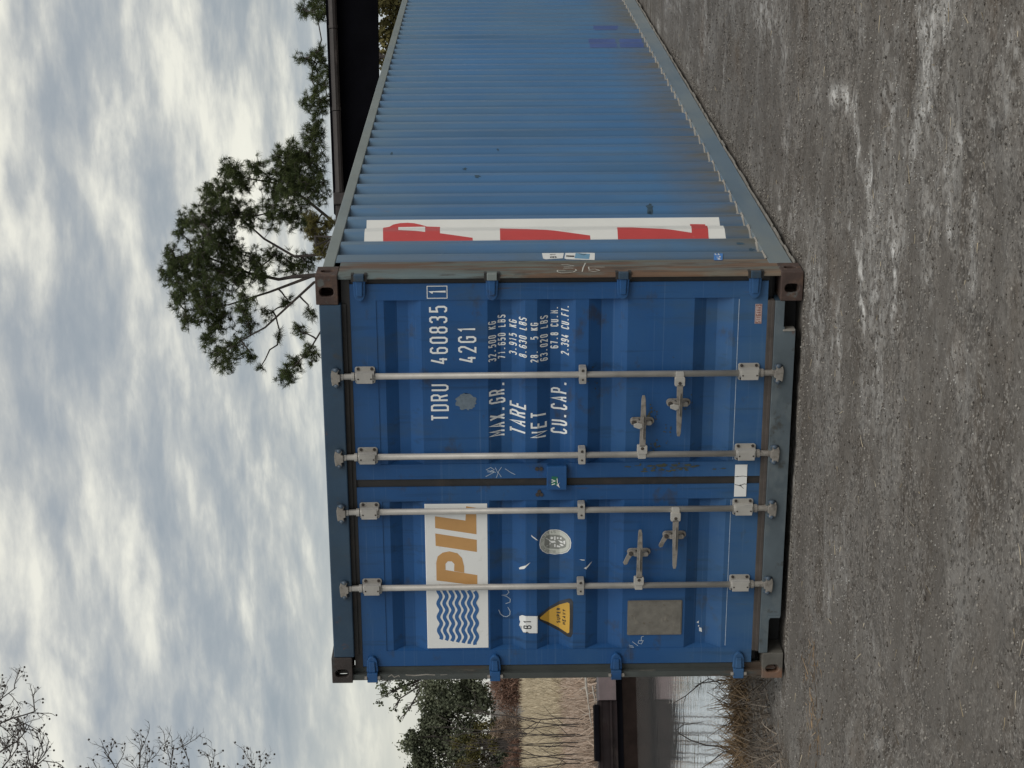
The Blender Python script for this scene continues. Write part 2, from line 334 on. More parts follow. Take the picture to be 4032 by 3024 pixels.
mground = mat('gritty_dirt', (.124, .113, .102), .95, spec=.25, var=.28, vscale=3.2, attr=('pale_grit', (.62, .61, .59)),
    layers=[((.19, .18, .168), (2.1, 2.1, 2.1), .49, .60, .8), ((.072, .060, .049), (1.3, 3.1, 2), .50, .60, .85), ((.17, .155, .14), (9, 9, 9), .46, .62, .6), ((.048, .043, .038), (26, 26, 26), .50, .62, .75), ((.29, .275, .255), (60, 60, 60), .53, .64, .75), ((.30, .285, .26), (24, 24, 24), .60, .68, .5),
            ((.05, .045, .04), (48, 48, 48), .60, .70, .5), ((.10, .07, .045), (1.1, 1.1, 1.1), .55, .7, .5), ((.112, .101, .090), (1.0, 2.3, 1.5), .48, .60, .72)], bump=.010, bscale=48)
np_mesh('ground', np.stack([GX, GY, GZ], -1).reshape(-1, 3), GF, mground, attr=('pale_grit', gr.ravel(), 'POINT'), kind='structure')

# water
mw = bpy.data.materials.new('river_water'); mw.use_nodes = True
t_ = mw.node_tree; b_ = t_.nodes['Principled BSDF']; b_.inputs['Base Color'].default_value = (.93, .94, .93, 1); b_.inputs['Roughness'].default_value = .03
b_.inputs['IOR'].default_value = 1.6; b_.inputs['Specular IOR Level'].default_value = .8
g_ = t_.nodes.new('ShaderNodeNewGeometry'); m_ = t_.nodes.new('ShaderNodeMapping'); m_.inputs['Rotation'].default_value = (0, 0, -.55); m_.inputs['Scale'].default_value = (1.3, 3.2, 1)
n_ = t_.nodes.new('ShaderNodeTexNoise'); n_.inputs['Scale'].default_value = 1.5; n_.inputs['Detail'].default_value = 5; bu = t_.nodes.new('ShaderNodeBump'); bu.inputs['Distance'].default_value = .0035; b_.inputs['Metallic'].default_value = .9
t_.links.new(g_.outputs['Position'], m_.inputs[0]); t_.links.new(m_.outputs[0], n_.inputs['Vector']); t_.links.new(n_.outputs[0], bu.inputs['Height']); t_.links.new(bu.outputs[0], b_.inputs['Normal'])
MB().add([(-400, -300, -1.58), (60, -300, -1.58), (60, 900, -1.58), (-400, 900, -1.58)], [(0, 1, 2, 3)]).build('river_water', mw, kind='structure')

# =================================================================== CONTAINER
Wd, Ht, Ln = 2.438, 2.591, 12.192
cont = empty('shipping_container', (Wd / 2, Ln / 2, 0), 'blue forty foot steel shipping container standing on bare dirt, closed doors facing the viewer', 'shipping container')
BR = [(2.276, 2.414)]
RIBS = [(2.2354, 2.1677, 2.108, 2.0375), (1.6806, 1.6099, 1.5515, 1.4781), (1.4143, 1.3422, 1.2851, 1.2075), (1.1368, 1.066, 1.0048, .9271), (.5701, .5019, .4419, .3586)]
DEPTH = .036; DY = .046
def doorY(z):
    for a, b, c, d in RIBS:
        if b <= z <= a: return DY + DEPTH * (a - z) / (a - b)
        if c <= z <= b: return DY + DEPTH
        if d <= z <= c: return DY + DEPTH * (z - d) / (c - d)
    return DY
ZB = sorted({z for r_ in RIBS for z in r_})
def sideR(Y):
    if Y < .421: return 0
    t = (Y - .421) % .278
    if t < .068: return DEPTH * t / .068
    if t < .138: return DEPTH
    if t < .206: return DEPTH * (1 - (t - .138) / .068)
    return 0
def sideD(Y): return sum(sideR(Y + q * .002) for q in range(-4, 5)) / 9      # bends with a real radius
SX = 2.4335
YB = sorted(round(.421 + .278 * k + q + e, 5) for k in range(42) for q in (0, .068, .138, .206) for e in (-.008, -.003, .003, .008))
def blotch(x, z, rx, rz, n=14, jag=.45, rs=random):
    o_ = []
    for i in range(n):
        a = 2 * PI * i / n; k = 1 + rs.uniform(-jag, jag); o_.append((x + rx * k * math.cos(a), z + rz * k * math.sin(a)))
    return o_
EPS = [0.0]
def drape(name, polys, mats, parent, surf='door', mi=None, Y=None, off=None, **tags):
    """polygons laid onto the door (x,z) or the side wall (y,z), cut at every crease and following it"""
    bm = bmesh.new(); EPS[0] += .00003; base = .0012 if off is None else off
    for i, p in enumerate(polys):
        vs = [bm.verts.new((a, (i + 1) * .00003, b)) for a, b in p]
        try: f = bm.faces.new(vs)
        except ValueError: continue
        f.material_index = mi[i] if mi else 0
    bmesh.ops.triangulate(bm, faces=bm.faces[:], ngon_method='EAR_CLIP')
    if Y is None:
        for c in (ZB if surf == 'door' else YB):
            if surf == 'door' and not any(min(q[1] for q in p) < c < max(q[1] for q in p) for p in polys): continue
            if surf != 'door' and not any(min(q[0] for q in p) < c < max(q[0] for q in p) for p in polys): continue
            co, no = ((0, 0, c), (0, 0, 1)) if surf == 'door' else ((c, 0, 0), (1, 0, 0))
            bmesh.ops.bisect_plane(bm, geom=bm.verts[:] + bm.edges[:] + bm.faces[:], plane_co=co, plane_no=no, dist=1e-6)
    bmesh.ops.triangulate(bm, faces=bm.faces[:])
    for v in bm.verts:
        a, e, b = v.co
        if surf == 'door': v.co = (a, (doorY(b) if Y is None else Y) - base - e, b)
        else: v.co = ((SX - sideD(a) if Y is None else Y) + base + e, a, b)
    me = bpy.data.meshes.new(name); bm.to_mesh(me); bm.free()
    for m_ in (mats if isinstance(mats, (list, tuple)) else [mats]): me.materials.append(M[m_])
    o = link(name, me, parent, **tags)
    if parent.type == 'EMPTY': o.matrix_parent_inverse = parent.matrix_world.inverted()
    return o
def on_ribs(pts): return [(a - (doorY(b) - DY) * (CAM[0] - a) / (DY - CAM[1]), b) for a, b in pts]
def stroke(pts, wd, closed=False):
    """a ribbon of constant width along a polyline, as quads with mitred joints"""
    P_ = [Vector(p) for p in pts]; n = len(P_); Lf, Rt = [], []
    for i in range(n):
        a = P_[i - 1] if (i > 0 or closed) else P_[i]; c = P_[(i + 1) % n] if (i < n - 1 or closed) else P_[i]
        d1 = (P_[i] - a); d2 = (c - P_[i])
        if d1.length < 1e-9: d1 = d2
        if d2.length < 1e-9: d2 = d1
        d1.normalize(); d2.normalize(); n1 = Vector((-d1.y, d1.x)); n2 = Vector((-d2.y, d2.x)); m_ = (n1 + n2)
        if m_.length < .2: m_ = n1
        m_.normalize(); k = min(1 / max(.35, m_.dot(n1)), 1.8)
        Lf.append(P_[i] + m_ * wd / 2 * k); Rt.append(P_[i] - m_ * wd / 2 * k)
    return [[tuple(Lf[i]), tuple(Lf[(i + 1) % n]), tuple(Rt[(i + 1) % n]), tuple(Rt[i])] for i in range(n if closed else n - 1)]
GL = {'0': [[(1, 0), (3, 0), (4, 1), (4, 7), (3, 8), (1, 8), (0, 7), (0, 1), 'c']], '1': [[(.9, 6.6), (2.3, 8), (2.3, 0)]],
 '2': [[(0, 6.6), (.2, 7.4), (1, 8), (3, 8), (4, 7), (4, 5.4), (0, 0), (4, 0)]],
 '3': [[(0, 6.8), (.2, 7.4), (1, 8), (3, 8), (3.9, 7.2), (3.9, 5.2), (3.1, 4.3), (1.5, 4.3)], [(3.0, 4.2), (4, 3.3), (4, 1), (3, 0), (1, 0), (.1, .7), (0, 1.4)]],
 '4': [[(2.2, 8), (0, 2), (4, 2)], [(3, 3.8), (3, 0)]], '5': [[(3.8, 8), (.4, 8), (.3, 4.5), (3, 4.9), (4, 3.9), (4, 1), (3, 0), (1, 0), (0, .9)]],
 '6': [[(4, 6.8), (3.8, 7.4), (3, 8), (1, 8), (0, 7), (0, 1), (1, 0), (3, 0), (4, 1), (4, 3.6), (3, 4.6), (.5, 4.6)]],
 '7': [[(0, 8), (4, 8), (1.6, 0)]], '8': [[(1, 4.3), (.2, 5.1), (.2, 7.2), (1, 8), (3, 8), (3.8, 7.2), (3.8, 5.1), (3, 4.3), 'c'], [(1, 4.2), (0, 3.3), (0, 1), (1, 0), (3, 0), (4, 1), (4, 3.3), (3, 4.2)]],
 '9': [[(0, 1.2), (.2, .6), (1, 0), (3, 0), (4, 1), (4, 7), (3, 8), (1, 8), (0, 7), (0, 4.4), (1, 3.4), (3.5, 3.4)]],
 'T': [[(0, 8), (4, 8)], [(2, 7.6), (2, 0)]], 'D': [[(0, 0), (0, 8), (3, 8), (4, 7), (4, 1), (3, 0), 'c']],
 'R': [[(0, 0), (0, 8), (3, 8), (4, 7), (4, 5), (3, 4), (.4, 4)], [(2.6, 3.8), (4, 0)]], 'U': [[(0, 8), (0, 1), (1, 0), (3, 0), (4, 1), (4, 8)]],
 'G': [[(4, 6.6), (3.8, 7.4), (3, 8), (1, 8), (0, 7), (0, 1), (1, 0), (3, 0), (4, 1), (4, 4), (2.2, 4)]], 'K': [[(0, 0), (0, 8)], [(4, 8), (.3, 3.6)], [(1.7, 4.4), (4, 0)]],
 'L': [[(0, 8), (0, 0), (4, 0)]], 'B': [[(0, 0), (0, 8), (3, 8), (3.8, 7.2), (3.8, 5), (3, 4.2), (.4, 4.2)], [(3, 4), (4, 3.2), (4, 1), (3, 0), (.4, 0)]],
 'S': [[(4, 6.8), (3.8, 7.4), (3, 8), (1, 8), (0, 7), (0, 5.4), (.8, 4.5), (3.2, 3.7), (4, 2.8), (4, 1), (3, 0), (1, 0), (.1, .7), (0, 1.3)]],
 'C': [[(4, 6.4), (4, 7), (3, 8), (1, 8), (0, 7), (0, 1), (1, 0), (3, 0), (4, 1), (4, 1.6)]], 'M': [[(0, 0), (0, 8), (2.2, 3), (4.4, 8), (4.4, 0)]],
 'F': [[(4, 8), (0, 8), (0, 0)], [(.4, 4.2), (3, 4.2)]], 'A': [[(0, 0), (2, 8), (4, 0)], [(.9, 2.4), (3.1, 2.4)]], 'X': [[(0, 0), (4, 8)], [(4, 0), (2.1, 3.8)], [(1.9, 4.2), (0, 8)]],
 'E': [[(4, 8), (0, 8), (0, 0), (4, 0)], [(.4, 4.2), (3.2, 4.2)]], 'N': [[(0, 0), (0, 8), (4, 0), (4, 8)]], 'P': [[(0, 0), (0, 8), (3, 8), (4, 7), (4, 5), (3, 4), (.4, 4)]],
 'I': [[(2, 0), (2, 8)]], 'H': [[(0, 0), (0, 8)], [(4, 0), (4, 8)], [(.4, 4.2), (3.6, 4.2)]], 'V': [[(0, 8), (2, 0), (4, 8)]], 'Y': [[(0, 8), (2, 3.8), (4, 8)], [(2, 3.6), (2, 0)]],
 '.': [[(1.4, 0), (1.4, 1.1)]], ' ': []}
def text_polys(s, x0, z0, x1, h, wd, slant=0, only=None):
    """letters between x0 and x1"""
    n = len(s); pitch = (x1 - x0) / (n - .25); cw = pitch * .68; out_ = []
    for i, ch in enumerate(s):
        if only is not None and i != only: continue
        ox = x0 + pitch * i
        for st in GL[ch]:
            cl = st[-1] == 'c'; pts_ = st[:-1] if cl else st
            q = [(ox + wd / 2 + a / 4 * (cw - wd) + slant * b / 8 * h, z0 + wd / 2 + b / 8 * (h - wd)) for a, b in pts_]
            out_ += stroke(q, wd * (1.3 if ch == '.' else 1), cl)
    return out_

# --- corner castings
def stad(cx, cz, hw, hh, n=20):
    r = min(hw, hh); o = []
    for i in range(n):
        a = 2 * PI * i / n; c, s_ = math.cos(a), math.sin(a)
        o.append((cx + r * c + math.copysign(hw - r, c) * (abs(c) > 1e-6), cz + r * s_ + math.copysign(hh - r, s_) * (abs(s_) > 1e-6)))
    return o
def hole_plate(mb, conv, a0, a1, b0, b1, hole, t0, t1):
    n = len(hole); ca, cb = sum(p[0] for p in hole) / n, sum(p[1] for p in hole) / n; rim = []
    for p in hole:
        dx, dy = p[0] - ca, p[1] - cb; k = 1e9
        if dx > 1e-9: k = min(k, (a1 - ca) / dx)
        if dx < -1e-9: k = min(k, (a0 - ca) / dx)
        if dy > 1e-9: k = min(k, (b1 - cb) / dy)
        if dy < -1e-9: k = min(k, (b0 - cb) / dy)
        rim.append((ca + dx * k, cb + dy * k))
    for c_ in ((a0, b0), (a1, b0), (a1, b1), (a0, b1)):      # snap nearest rim point to each corner
        j = min(range(n), key=lambda i: (rim[i][0] - c_[0]) ** 2 + (rim[i][1] - c_[1]) ** 2); rim[j] = c_
    vs = [conv(p, t0) for p in rim] + [conv(p, t0) for p in hole] + [conv(p, t1) for p in hole] + [conv(p, t1) for p in rim]
    fs = []
    for i in range(n):
        j = (i + 1) % n
        fs += [(i, j, n + j, n + i), (n + i, n + j, 2 * n + j, 2 * n + i), (2 * n + i, 2 * n + j, 3 * n + j, 3 * n + i), (3 * n + i, 3 * n + j, j, i)]
    mb.add(vs, fs)
def casting(right_, top, back, m_, label=None):
    x0, x1 = (Wd - .162, Wd) if right_ else (0, .162); y0, y1 = (0, .178) if not back else (Ln - .178, Ln); z0, z1 = (Ht - .118, Ht) if top else (0, .118)
    th = .026; mb = MB(); cz = (z0 + z1) / 2
    ox = x1 if right_ else x0; ix = x0 if right_ else x1; so = -1 if right_ else 1
    fy = y0 if not back else y1; sf = 1 if not back else -1
    cxh = Wd - .092 if right_ else .092 - .03
    hole_plate(mb, lambda p, t: (p[0], t, p[1]), x0, x1, z0, z1, stad(cxh, cz, .026, .039), fy, fy + sf * th)
    ya, yb = sorted((fy + sf * (th + .0005), y1 if not back else y0))
    hole_plate(mb, lambda p, t: (t, p[0], p[1]), ya, yb, z0, z1, stad((ya + yb) / 2 - .012 * sf, cz, .024, .034), ox, ox + so * th)
    xa, xb = sorted((ox + so * (th + .0005), ix))
    xm = ix - so * -th * -1
    mb.box(*sorted((ix, ix - so * th)), ya, yb, z0, z1)
    xa, xb = sorted((ox + so * (th + .0005), ix - so * (th + .0005)))
    mb.box(xa, xb, ya, yb, z1 - th, z1 - .0002); mb.box(xa, xb, ya, yb, z0 + .0002, z0 + th)
    yc = yb if not back else ya
    mb.box(xa, xb, *sorted((yc, yc - sf * th)), z0 + th + .0005, z1 - th - .0005)
    o = mb.build('corner_casting', m_, cont, bevel=.004)
    if label: o['label'] = label
casting(True, True, False, 'rust', 'rusty upper corner casting'); casting(False, True, False, 'rustdark', 'dark corner casting with light through its hole')
casting(True, False, False, 'rust', 'rusty lower corner casting'); casting(False, False, False, 'rustgrey', 'grey lower corner casting with a rusty edge')
for r_ in (True, False):
    for t in (True, False): casting(r_, t, True, 'frame')

# --- corner posts (J section)
def arc(cx, cy, r, a0, a1, n=5): return [(cx + r * math.cos(math.radians(a0 + (a1 - a0) * i / n)), cy + r * math.sin(math.radians(a0 + (a1 - a0) * i / n))) for i in range(n + 1)]
pr = arc(Wd - .003 - .022, .014 + .022, .022, -90, 0) + [(Wd - .003, .262), (Wd - .012, .262), (Wd - .012, .055), (2.412, .055), (2.412, .014)]
o = MB().prism(pr, 'Z', .1185, 2.4725).build('corner_post', 'post', cont, label='weathered olive corner post with brown rust'); 
pl = arc(.003 + .018, .014 + .018, .018, -90, -180) + [(.003, .262), (.012, .262), (.012, .075), (.076, .075), (.076, .052), (.046, .052), (.046, .014)]
MB().prism(pl, 'Z', .1185, 2.4725).build('corner_post', 'postdark', cont, label='dark worn corner post')
for x in (.003, Wd - .103): MB().box(x, x + .1, Ln - .1, Ln - .003, .1185, 2.4725).build('corner_post', 'frame', cont, bevel=.004)
# scraped white marks on the left post lip
for p_ in (stroke([(.032, 2.27), (.045, 2.25), (.028, 2.235), (.04, 2.21), (.030, 2.205)], .006), stroke([(.043, 2.17), (.038, 2.12), (.044, 2.05), (.04, 2.0)], .008), stroke([(.040, 1.97), (.042, 1.93)], .005)): drape('scrape_mark', p_, 'bead', cont, Y=.0135)

# --- header, sill, rails, panels
MB().box(.1635, Wd - .1635, .004, .10, 2.459, 2.576).build('door_header', 'frame', cont, bevel=.006)
MB().box(.1635, Wd - .1635, .10, .16, 2.40, 2.560).build('header_backing', 'steel_dark', cont)
sillp = [(.1635, .092), (.376, .092), (.376, .086), (.3905, .086), (.3905, .027), (2.114, .027), (2.114, .086), (2.1285, .086), (2.1285, .092), (Wd - .1635, .092), (Wd - .1635, .141), (.1635, .141)]
MB().prism(sillp, 'Y', .004, .022).build('door_sill', 'sill', cont, bevel=.002)
MB().box(.1635, Wd - .1635, .0225, .12, .093, .139).box(.40, 2.10, .0225, .05, .03, .0925).build('sill_web', 'frame', cont)
MB().box(2.106, 2.116, -.002, .06, .03, .096).build('sill_gusset', 'bead', cont, bevel=.002); MB().box(.388, .398, -.002, .06, .03, .096).build('sill_gusset', 'sill', cont, bevel=.002)
def rail_y(x0, x1, z0, z1, name, m_): MB().box(x0, x1, .1785, Ln - .1785, z0, z1).build(name, m_, cont, bevel=.004)
rail_y(Wd - .062, Wd - .001, 2.503, 2.565, 'top_side_rail', 'rail'); rail_y(.001, .062, 2.503, 2.565, 'top_side_rail', 'rail')
# lower side rails: channel with a slightly ragged dirty lower lip
mb = MB(); mb.box(Wd - .008, Wd - .0015, .1785, Ln - .1785, .034, .158); mb.box(Wd - .055, Wd - .009, .1785, Ln - .1785, .151, .157)
mb.build('bottom_side_rail', 'brail', cont, bevel=.002)
mb = MB(); y = .1785
while y < Ln - .3:
    dy = random.uniform(.05, .22); z = .032 + random.uniform(-.006, .003)
    mb.box(Wd - .05, Wd + random.uniform(.002, .010), y, y + dy - .0005, z - .011, z - .003); y += dy
mb.build('rail_lip', 'bead', cont)
MB().box(.0015, .055, .1785, Ln - .1785, .03, .158).build('bottom_side_rail', 'brail', cont, bevel=.003)
# under-structure behind a dark plate, added to block the light in the gap
MB().box(.165, Wd - .165, .16, .18, .004, .129).build('gap_light_blocker', 'steel_dark', cont)
MB().box(.06, Wd - .06, .13, Ln - .1, .13, .150).build('floor', 'steel_dark', cont)
for i in range(24): MB().box(.056, Wd - .056, .5 + i * .48, .545 + i * .48, .035, .129).build('cross_member', 'steel_dark', cont)
def corr(yA, yB, flip=False):
    ys = [yA] + [y for y in YB if yA < y < yB] + [yB]; V = []; F = []
    for y in ys:
        x = SX - sideD(y); x = Wd - x if flip else x; V += [(x, y, .158), (x, y, 2.5025)]
    for i in range(len(ys) - 1): F.append((2 * i, 2 * i + 2, 2 * i + 3, 2 * i + 1))
    return V, F
side_parts = []
for k, (ya, yb) in enumerate([(.262, 11.98)]):
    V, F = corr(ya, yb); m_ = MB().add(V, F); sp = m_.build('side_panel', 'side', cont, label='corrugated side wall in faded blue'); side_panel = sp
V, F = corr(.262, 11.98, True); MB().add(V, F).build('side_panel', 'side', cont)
# dusty bead where the side wall meets the rail
ys = [.262] + [y for y in YB if .262 < y < 11.98] + [11.98]; V = []; F = []
for y in ys:
    x = SX - sideD(y); r_ = random.uniform(.004, .010); V += [(x + .0012, y, .159 + r_ * 1.3), (x + .003 + r_, y, .1585)]
for i in range(len(ys) - 1): F.append((2 * i, 2 * i + 1, 2 * i + 3, 2 * i + 2))
MB().add(V, F).build('sealant_bead', 'bead', cont)
MB().box(.062, Wd - .062, .17, Ln - .17, 2.545, 2.556).build('roof_panel', 'rail', cont)
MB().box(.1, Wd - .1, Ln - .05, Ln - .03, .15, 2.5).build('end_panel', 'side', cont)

# --- doors
def make_door(x0, x1, rx0, rx1, label):
    d = MB()
    d.box(x0, rx0, .042, .085, .178, 2.414); d.box(rx1, x1, .042, .085, .178, 2.414)      # stiles
    d.box(rx0, rx1, .0425, .085, 2.276, 2.414); d.box(rx0, rx1, .0425, .085, .178, .327)    # rails
    zs = [.3265] + ZB + [2.2765]; V = []; F = []
    for z in zs: V += [(rx0 - .002, doorY(z), z), (rx1 + .002, doorY(z), z)]
    for i in range(len(zs) - 1): F.append((2 * i, 2 * i + 1, 2 * i + 3, 2 * i + 2))
    d.add(V, F)
    ob = d.build('door', 'door', cont, label=label)
    # rib ends: small sloping cheeks that close each rib like a pressed pan
    for a, b, c, e in RIBS:
        for xe, s_ in ((rx0, 1), (rx1, -1)):
            MB().add([(xe, DY + .0004, a), (xe, DY + .0004, e), (xe + s_ * .013, DY + DEPTH - .0004, b), (xe + s_ * .013, DY + DEPTH - .0004, c)], [(0, 2, 3, 1)]).build('rib_end', 'door', ob)
    return ob
door_l = make_door(.0842, 1.2021, .1817, 1.1161, 'left door leaf with white and orange company sign')
door_r = make_door(1.249, 2.3765, 1.3377, 2.2852, 'right door leaf with white number lettering')
# gaskets
MB().box(1.2023, 1.2488, .050, .075, .178, 2.414).build('door_gasket', 'gasket', door_l)
mb = MB(); mb.box(.0775, 2.4115, .040, .075, 2.4145, 2.4585); mb.box(.165, 2.27, .030, .0399, 2.436, 2.4585)
mb.build('top_gasket', 'gasket', cont)
mb = MB(); mb.box(.165, 2.27, .030, .075, .1412, .1775); mb.box(.165, 2.27, .022, .0299, .1412, .158); mb.build('bottom_gasket', 'gasket2', cont, bevel=.002)
MB().box(2.3768, 2.4115, .050, .075, .17, 2.414).build('door_gasket', 'gasket', door_r)
MB().box(.0763, .0838, .0535, .075, .17, 2.414).build('door_gasket', 'gasket', door_l)
MB().box(.08, 2.40, .086, .10, .15, 2.45).build('inner_lining', 'steel_dark', cont)
# weld seams on the rails of each leaf
for dd, a, b in ((door_l, .1817, 1.1161), (door_r, 1.3377, 2.2852)):
    drape('weld_seam', [[(a + .01, .3295), (b - .01, .3295), (b - .01, .3325), (a + .01, .3325)]], 'chalk', dd, Y=DY)

# --- hinges
def hinge(right_, zt, zb, dd, pale):
    zc = (zt + zb) / 2; h = .034
    if right_:
        X0, X1, s_ = 2.402, 2.2865, -1
    else:
        X0, X1, s_ = .060, .158, 1
    out_ = [(X0, zc - h), (X1 - s_ * .03, zc - h * .86), (X1 - s_ * .012, zc - h * .62), (X1, zc - h * .2), (X1, zc + h * .2), (X1 - s_ * .012, zc + h * .62), (X1 - s_ * .03, zc + h * .86), (X0, zc + h)]
    m_ = MB().prism(out_, 'Y', .018, .0418).use(0)
    in_ = [(X0, zc - h * .55), (X1 - s_ * .03, zc - h * .45), (X1 - s_ * .03, zc + h * .45), (X0, zc + h * .55)]
    m_.prism(in_, 'Y', .009, .0178)
    ob = m_.build('hinge', 'door', dd, bevel=.004)
    k = MB()
    if right_:
        k.box(2.403, 2.4405, -.001, .03, zc - .027, zc + .027)
        k.build('hinge_lug', 'rail' if pale else 'frame', cont, bevel=.004)
        MB().box(2.400, 2.4395, .0128, .05, zc + .0275, zc + .042).build('hinge_slot', 'gasket', cont); MB().box(2.400, 2.4395, .0128, .05, zc - .042, zc - .0275).build('hinge_slot', 'gasket', cont)
        MB().box(2.4355, 2.4375, .012, .034, zc - .04, zc + .04).build('hinge_slot', 'gasket', cont)
    else:
        k.box(.0, .0595, .0, .04, zc - .03, zc + .03); k.build('hinge_lug', 'door', cont, bevel=.004)
        for q_ in (-1, 1): MB().tube([(.03, .005, zc + q_ * .045), (.03, .005, zc + q_ * .0305)], .011, 8).build('hinge_pin', 'galvd', cont)
for i, zc in enumerate((2.360, 1.655, .957, .252)):
    hinge(True, zc + .036, zc - .036, door_r, i == 1); hinge(False, zc + .036, zc - .036, door_l, False)

# --- lock rods
def disc(mb, x, y, z, r, t=.006, n=8):
    mb.tube([(x, y, z), (x, y - t, z)], r, n)
def lock_rod(x, hz, hdir, hub, flap, lab):
    y = .012
    rod = MB().tube([(x, y, .205), (x, y, 2.405)], .0172, 16).build('lock_rod', 'galv', cont, smooth=False, label=lab)
    rod.data.polygons.foreach_set('use_smooth', [len(p.vertices) == 4 for p in rod.data.polygons])
    for (za, zb, sg) in ((2.291, 2.4005, 1), (.208, .324, -1)):
        b = MB(); b.prism(rpoly(x - .048, x + .048, za, zb, .012), 'Y', .034, .0415)
        b.prism(arc(x, y + .006, .027, 180, 360, 8) + [(x + .027, .0339), (x - .027, .0339)], 'Z', za + .004, zb - .004)
        b.box(x - .030, x + .030, -.0205, -.012, za + .012, zb - .012)
        b.use(1)
        for ax in (-.037, .037):
            for az in (za + .018, zb - .018): disc(b, x + ax, .0338, az, .0085)
        for az in (za + .02, zb - .02): disc(b, x - .004, -.0206, az, .005, .002)
        b.build('bearing_bracket', ['galv', 'bolt'], rod, bevel=.003)
        ze, zr = (zb, 1) if sg > 0 else (za, -1)
        b = MB().tube([(x, y, ze + zr * .001), (x, y, ze + zr * .018)], .023, 12).tube([(x, y, ze + zr * .018), (x, y, ze + zr * .062)], .0165, 12)
        b.tube([(x, y, ze + zr * .062), (x, y, ze + zr * .075)], .02, 12); b.build('rod_collar', 'galv' if sg > 0 else 'galvd', rod)
        # cam: a two-horned claw
        c0 = ze + zr * .076
        cam_ = [(-.019, 0), (.019, 0), (.024, .012), (.048, .006), (.036, .024), (.044, .044), (.020, .050), (-.020, .048), (-.044, .044), (-.034, .026), (-.046, .008), (-.024, .012)]
        MB().prism([(x + a, c0 + zr * b_) for a, b_ in cam_], 'Y', -.016, .0035).build('cam', 'galvd', rod, bevel=.003)
        k0 = c0 + zr * .022
        for s_ in (-1, 1):
            kp = MB(); kp.tube([(x + s_ * .040, .004, k0 - .016), (x + s_ * .047, -.014, k0), (x + s_ * .040, .004, k0 + .016)], [.011, .013, .011], 8); kp.build('cam_keeper', 'keeper', cont, smooth=True)
    g = MB().prism(rpoly(x - .047, x + .047, 1.149, 1.189, .006), 'Y', .037, .0405).prism(rpoly(x - .046, x + .046, 1.1495, 1.1885, .006), 'Y', -.012, -.0065)
    g.box(x - .046, x - .026, -.0064, .0369, 1.150, 1.188).box(x + .026, x + .046, -.0064, .0369, 1.150, 1.188).use(1)
    disc(g, x + .03, -.0121, 1.169, .008, .004); disc(g, x - .022, -.0121, 1.169, .006, .003); g.build('rod_guide', ['galv', 'bolt'], rod, bevel=.002)
    # handle
    s_ = hdir
    b0 = x + s_ * .012; b1 = x + s_ * .064
    b = MB().prism(rpoly(min(b0, b1), max(b0, b1), hz - .028, hz + .028, .008), 'Y', -.016, .008)
    b.prism(rpoly(x - .018, x + .018, hz - .022, hz + .022, .006), 'Y', -.010, .004).use(1); disc(b, x + s_ * .046, -.0161, hz, .0095, .004); b.build('handle_bracket', ['galv', 'bolt'], rod, bevel=.002)
    e = x + s_ * .355; m1 = x + s_ * .24
    hp = [(b1 - s_ * .008, hz - .018), (m1, hz - .017), (e - s_ * .02, hz - .013), (e, hz - .008), (e, hz + .006), (e - s_ * .02, hz + .010), (m1, hz + .013), (b1 - s_ * .008, hz + .016)]
    h = MB().prism(hp, 'Y', -.016, -.008); h.prism([(x + s_ * .10, hz - .004), (x + s_ * .24, hz - .004), (x + s_ * .22, hz + .001), (x + s_ * .12, hz + .001)], 'Y', -.030, -.0161)
    h.build('handle', 'galvd', rod, bevel=.002)
    q = MB().prism(rpoly(hub - .021, hub + .021, hz - .066, hz + .066, .020, 5), 'Y', .030, .0415)
    q.prism(rpoly(hub - .017, hub + .017, hz + .012, hz + .064, .014), 'Y', .012, .0299).prism(rpoly(hub - .012, hub + .012, hz - .05, hz + .03, .008), 'Y', -.006, .0119)
    q.use(1); disc(q, hub, .0119, hz + .047, .012, .012); disc(q, hub + .0, .0299, hz - .047, .010, .010)
    q.build('handle_retainer', ['galvd', 'bolt'], cont, bevel=.002)
    if flap:
        f_ = MB().prism([(hub + .008 * flap * 0, hz + .066), (hub - .02, hz + .075), (hub - .055, hz + .090), (hub - .068, hz + .082), (hub - .064, hz + .066), (hub - .038, hz + .056), (hub - .012, hz + .040), (hub + .006, hz + .048)], 'Y', .004, .0115)
        f_.build('retainer_flap', 'galvd', cont, bevel=.002)
    else:
        f_ = MB().prism([(hub + .006, hz + .052), (hub - .012, hz + .050), (hub - .024, hz + .020), (hub - .014, hz + .002), (hub + .006, hz + .004), (hub + .012, hz + .03)], 'Y', -.032, -.024)
        f_.build('retainer_flap', 'galv', cont, bevel=.002)
lock_rod(1.8663, .643, -1, 1.693, 0, 'right lock rod, handle low and pointing left')
lock_rod(1.3965, .839, 1, 1.586, 0, 'lock rod right of the door gap, handle high and pointing right')
lock_rod(1.0665, .644, -1, .902, 1, 'lock rod left of the door gap, handle low and pointing left')
lock_rod(.598, .841, 1, .797, 1, 'left lock rod, handle high and pointing right')

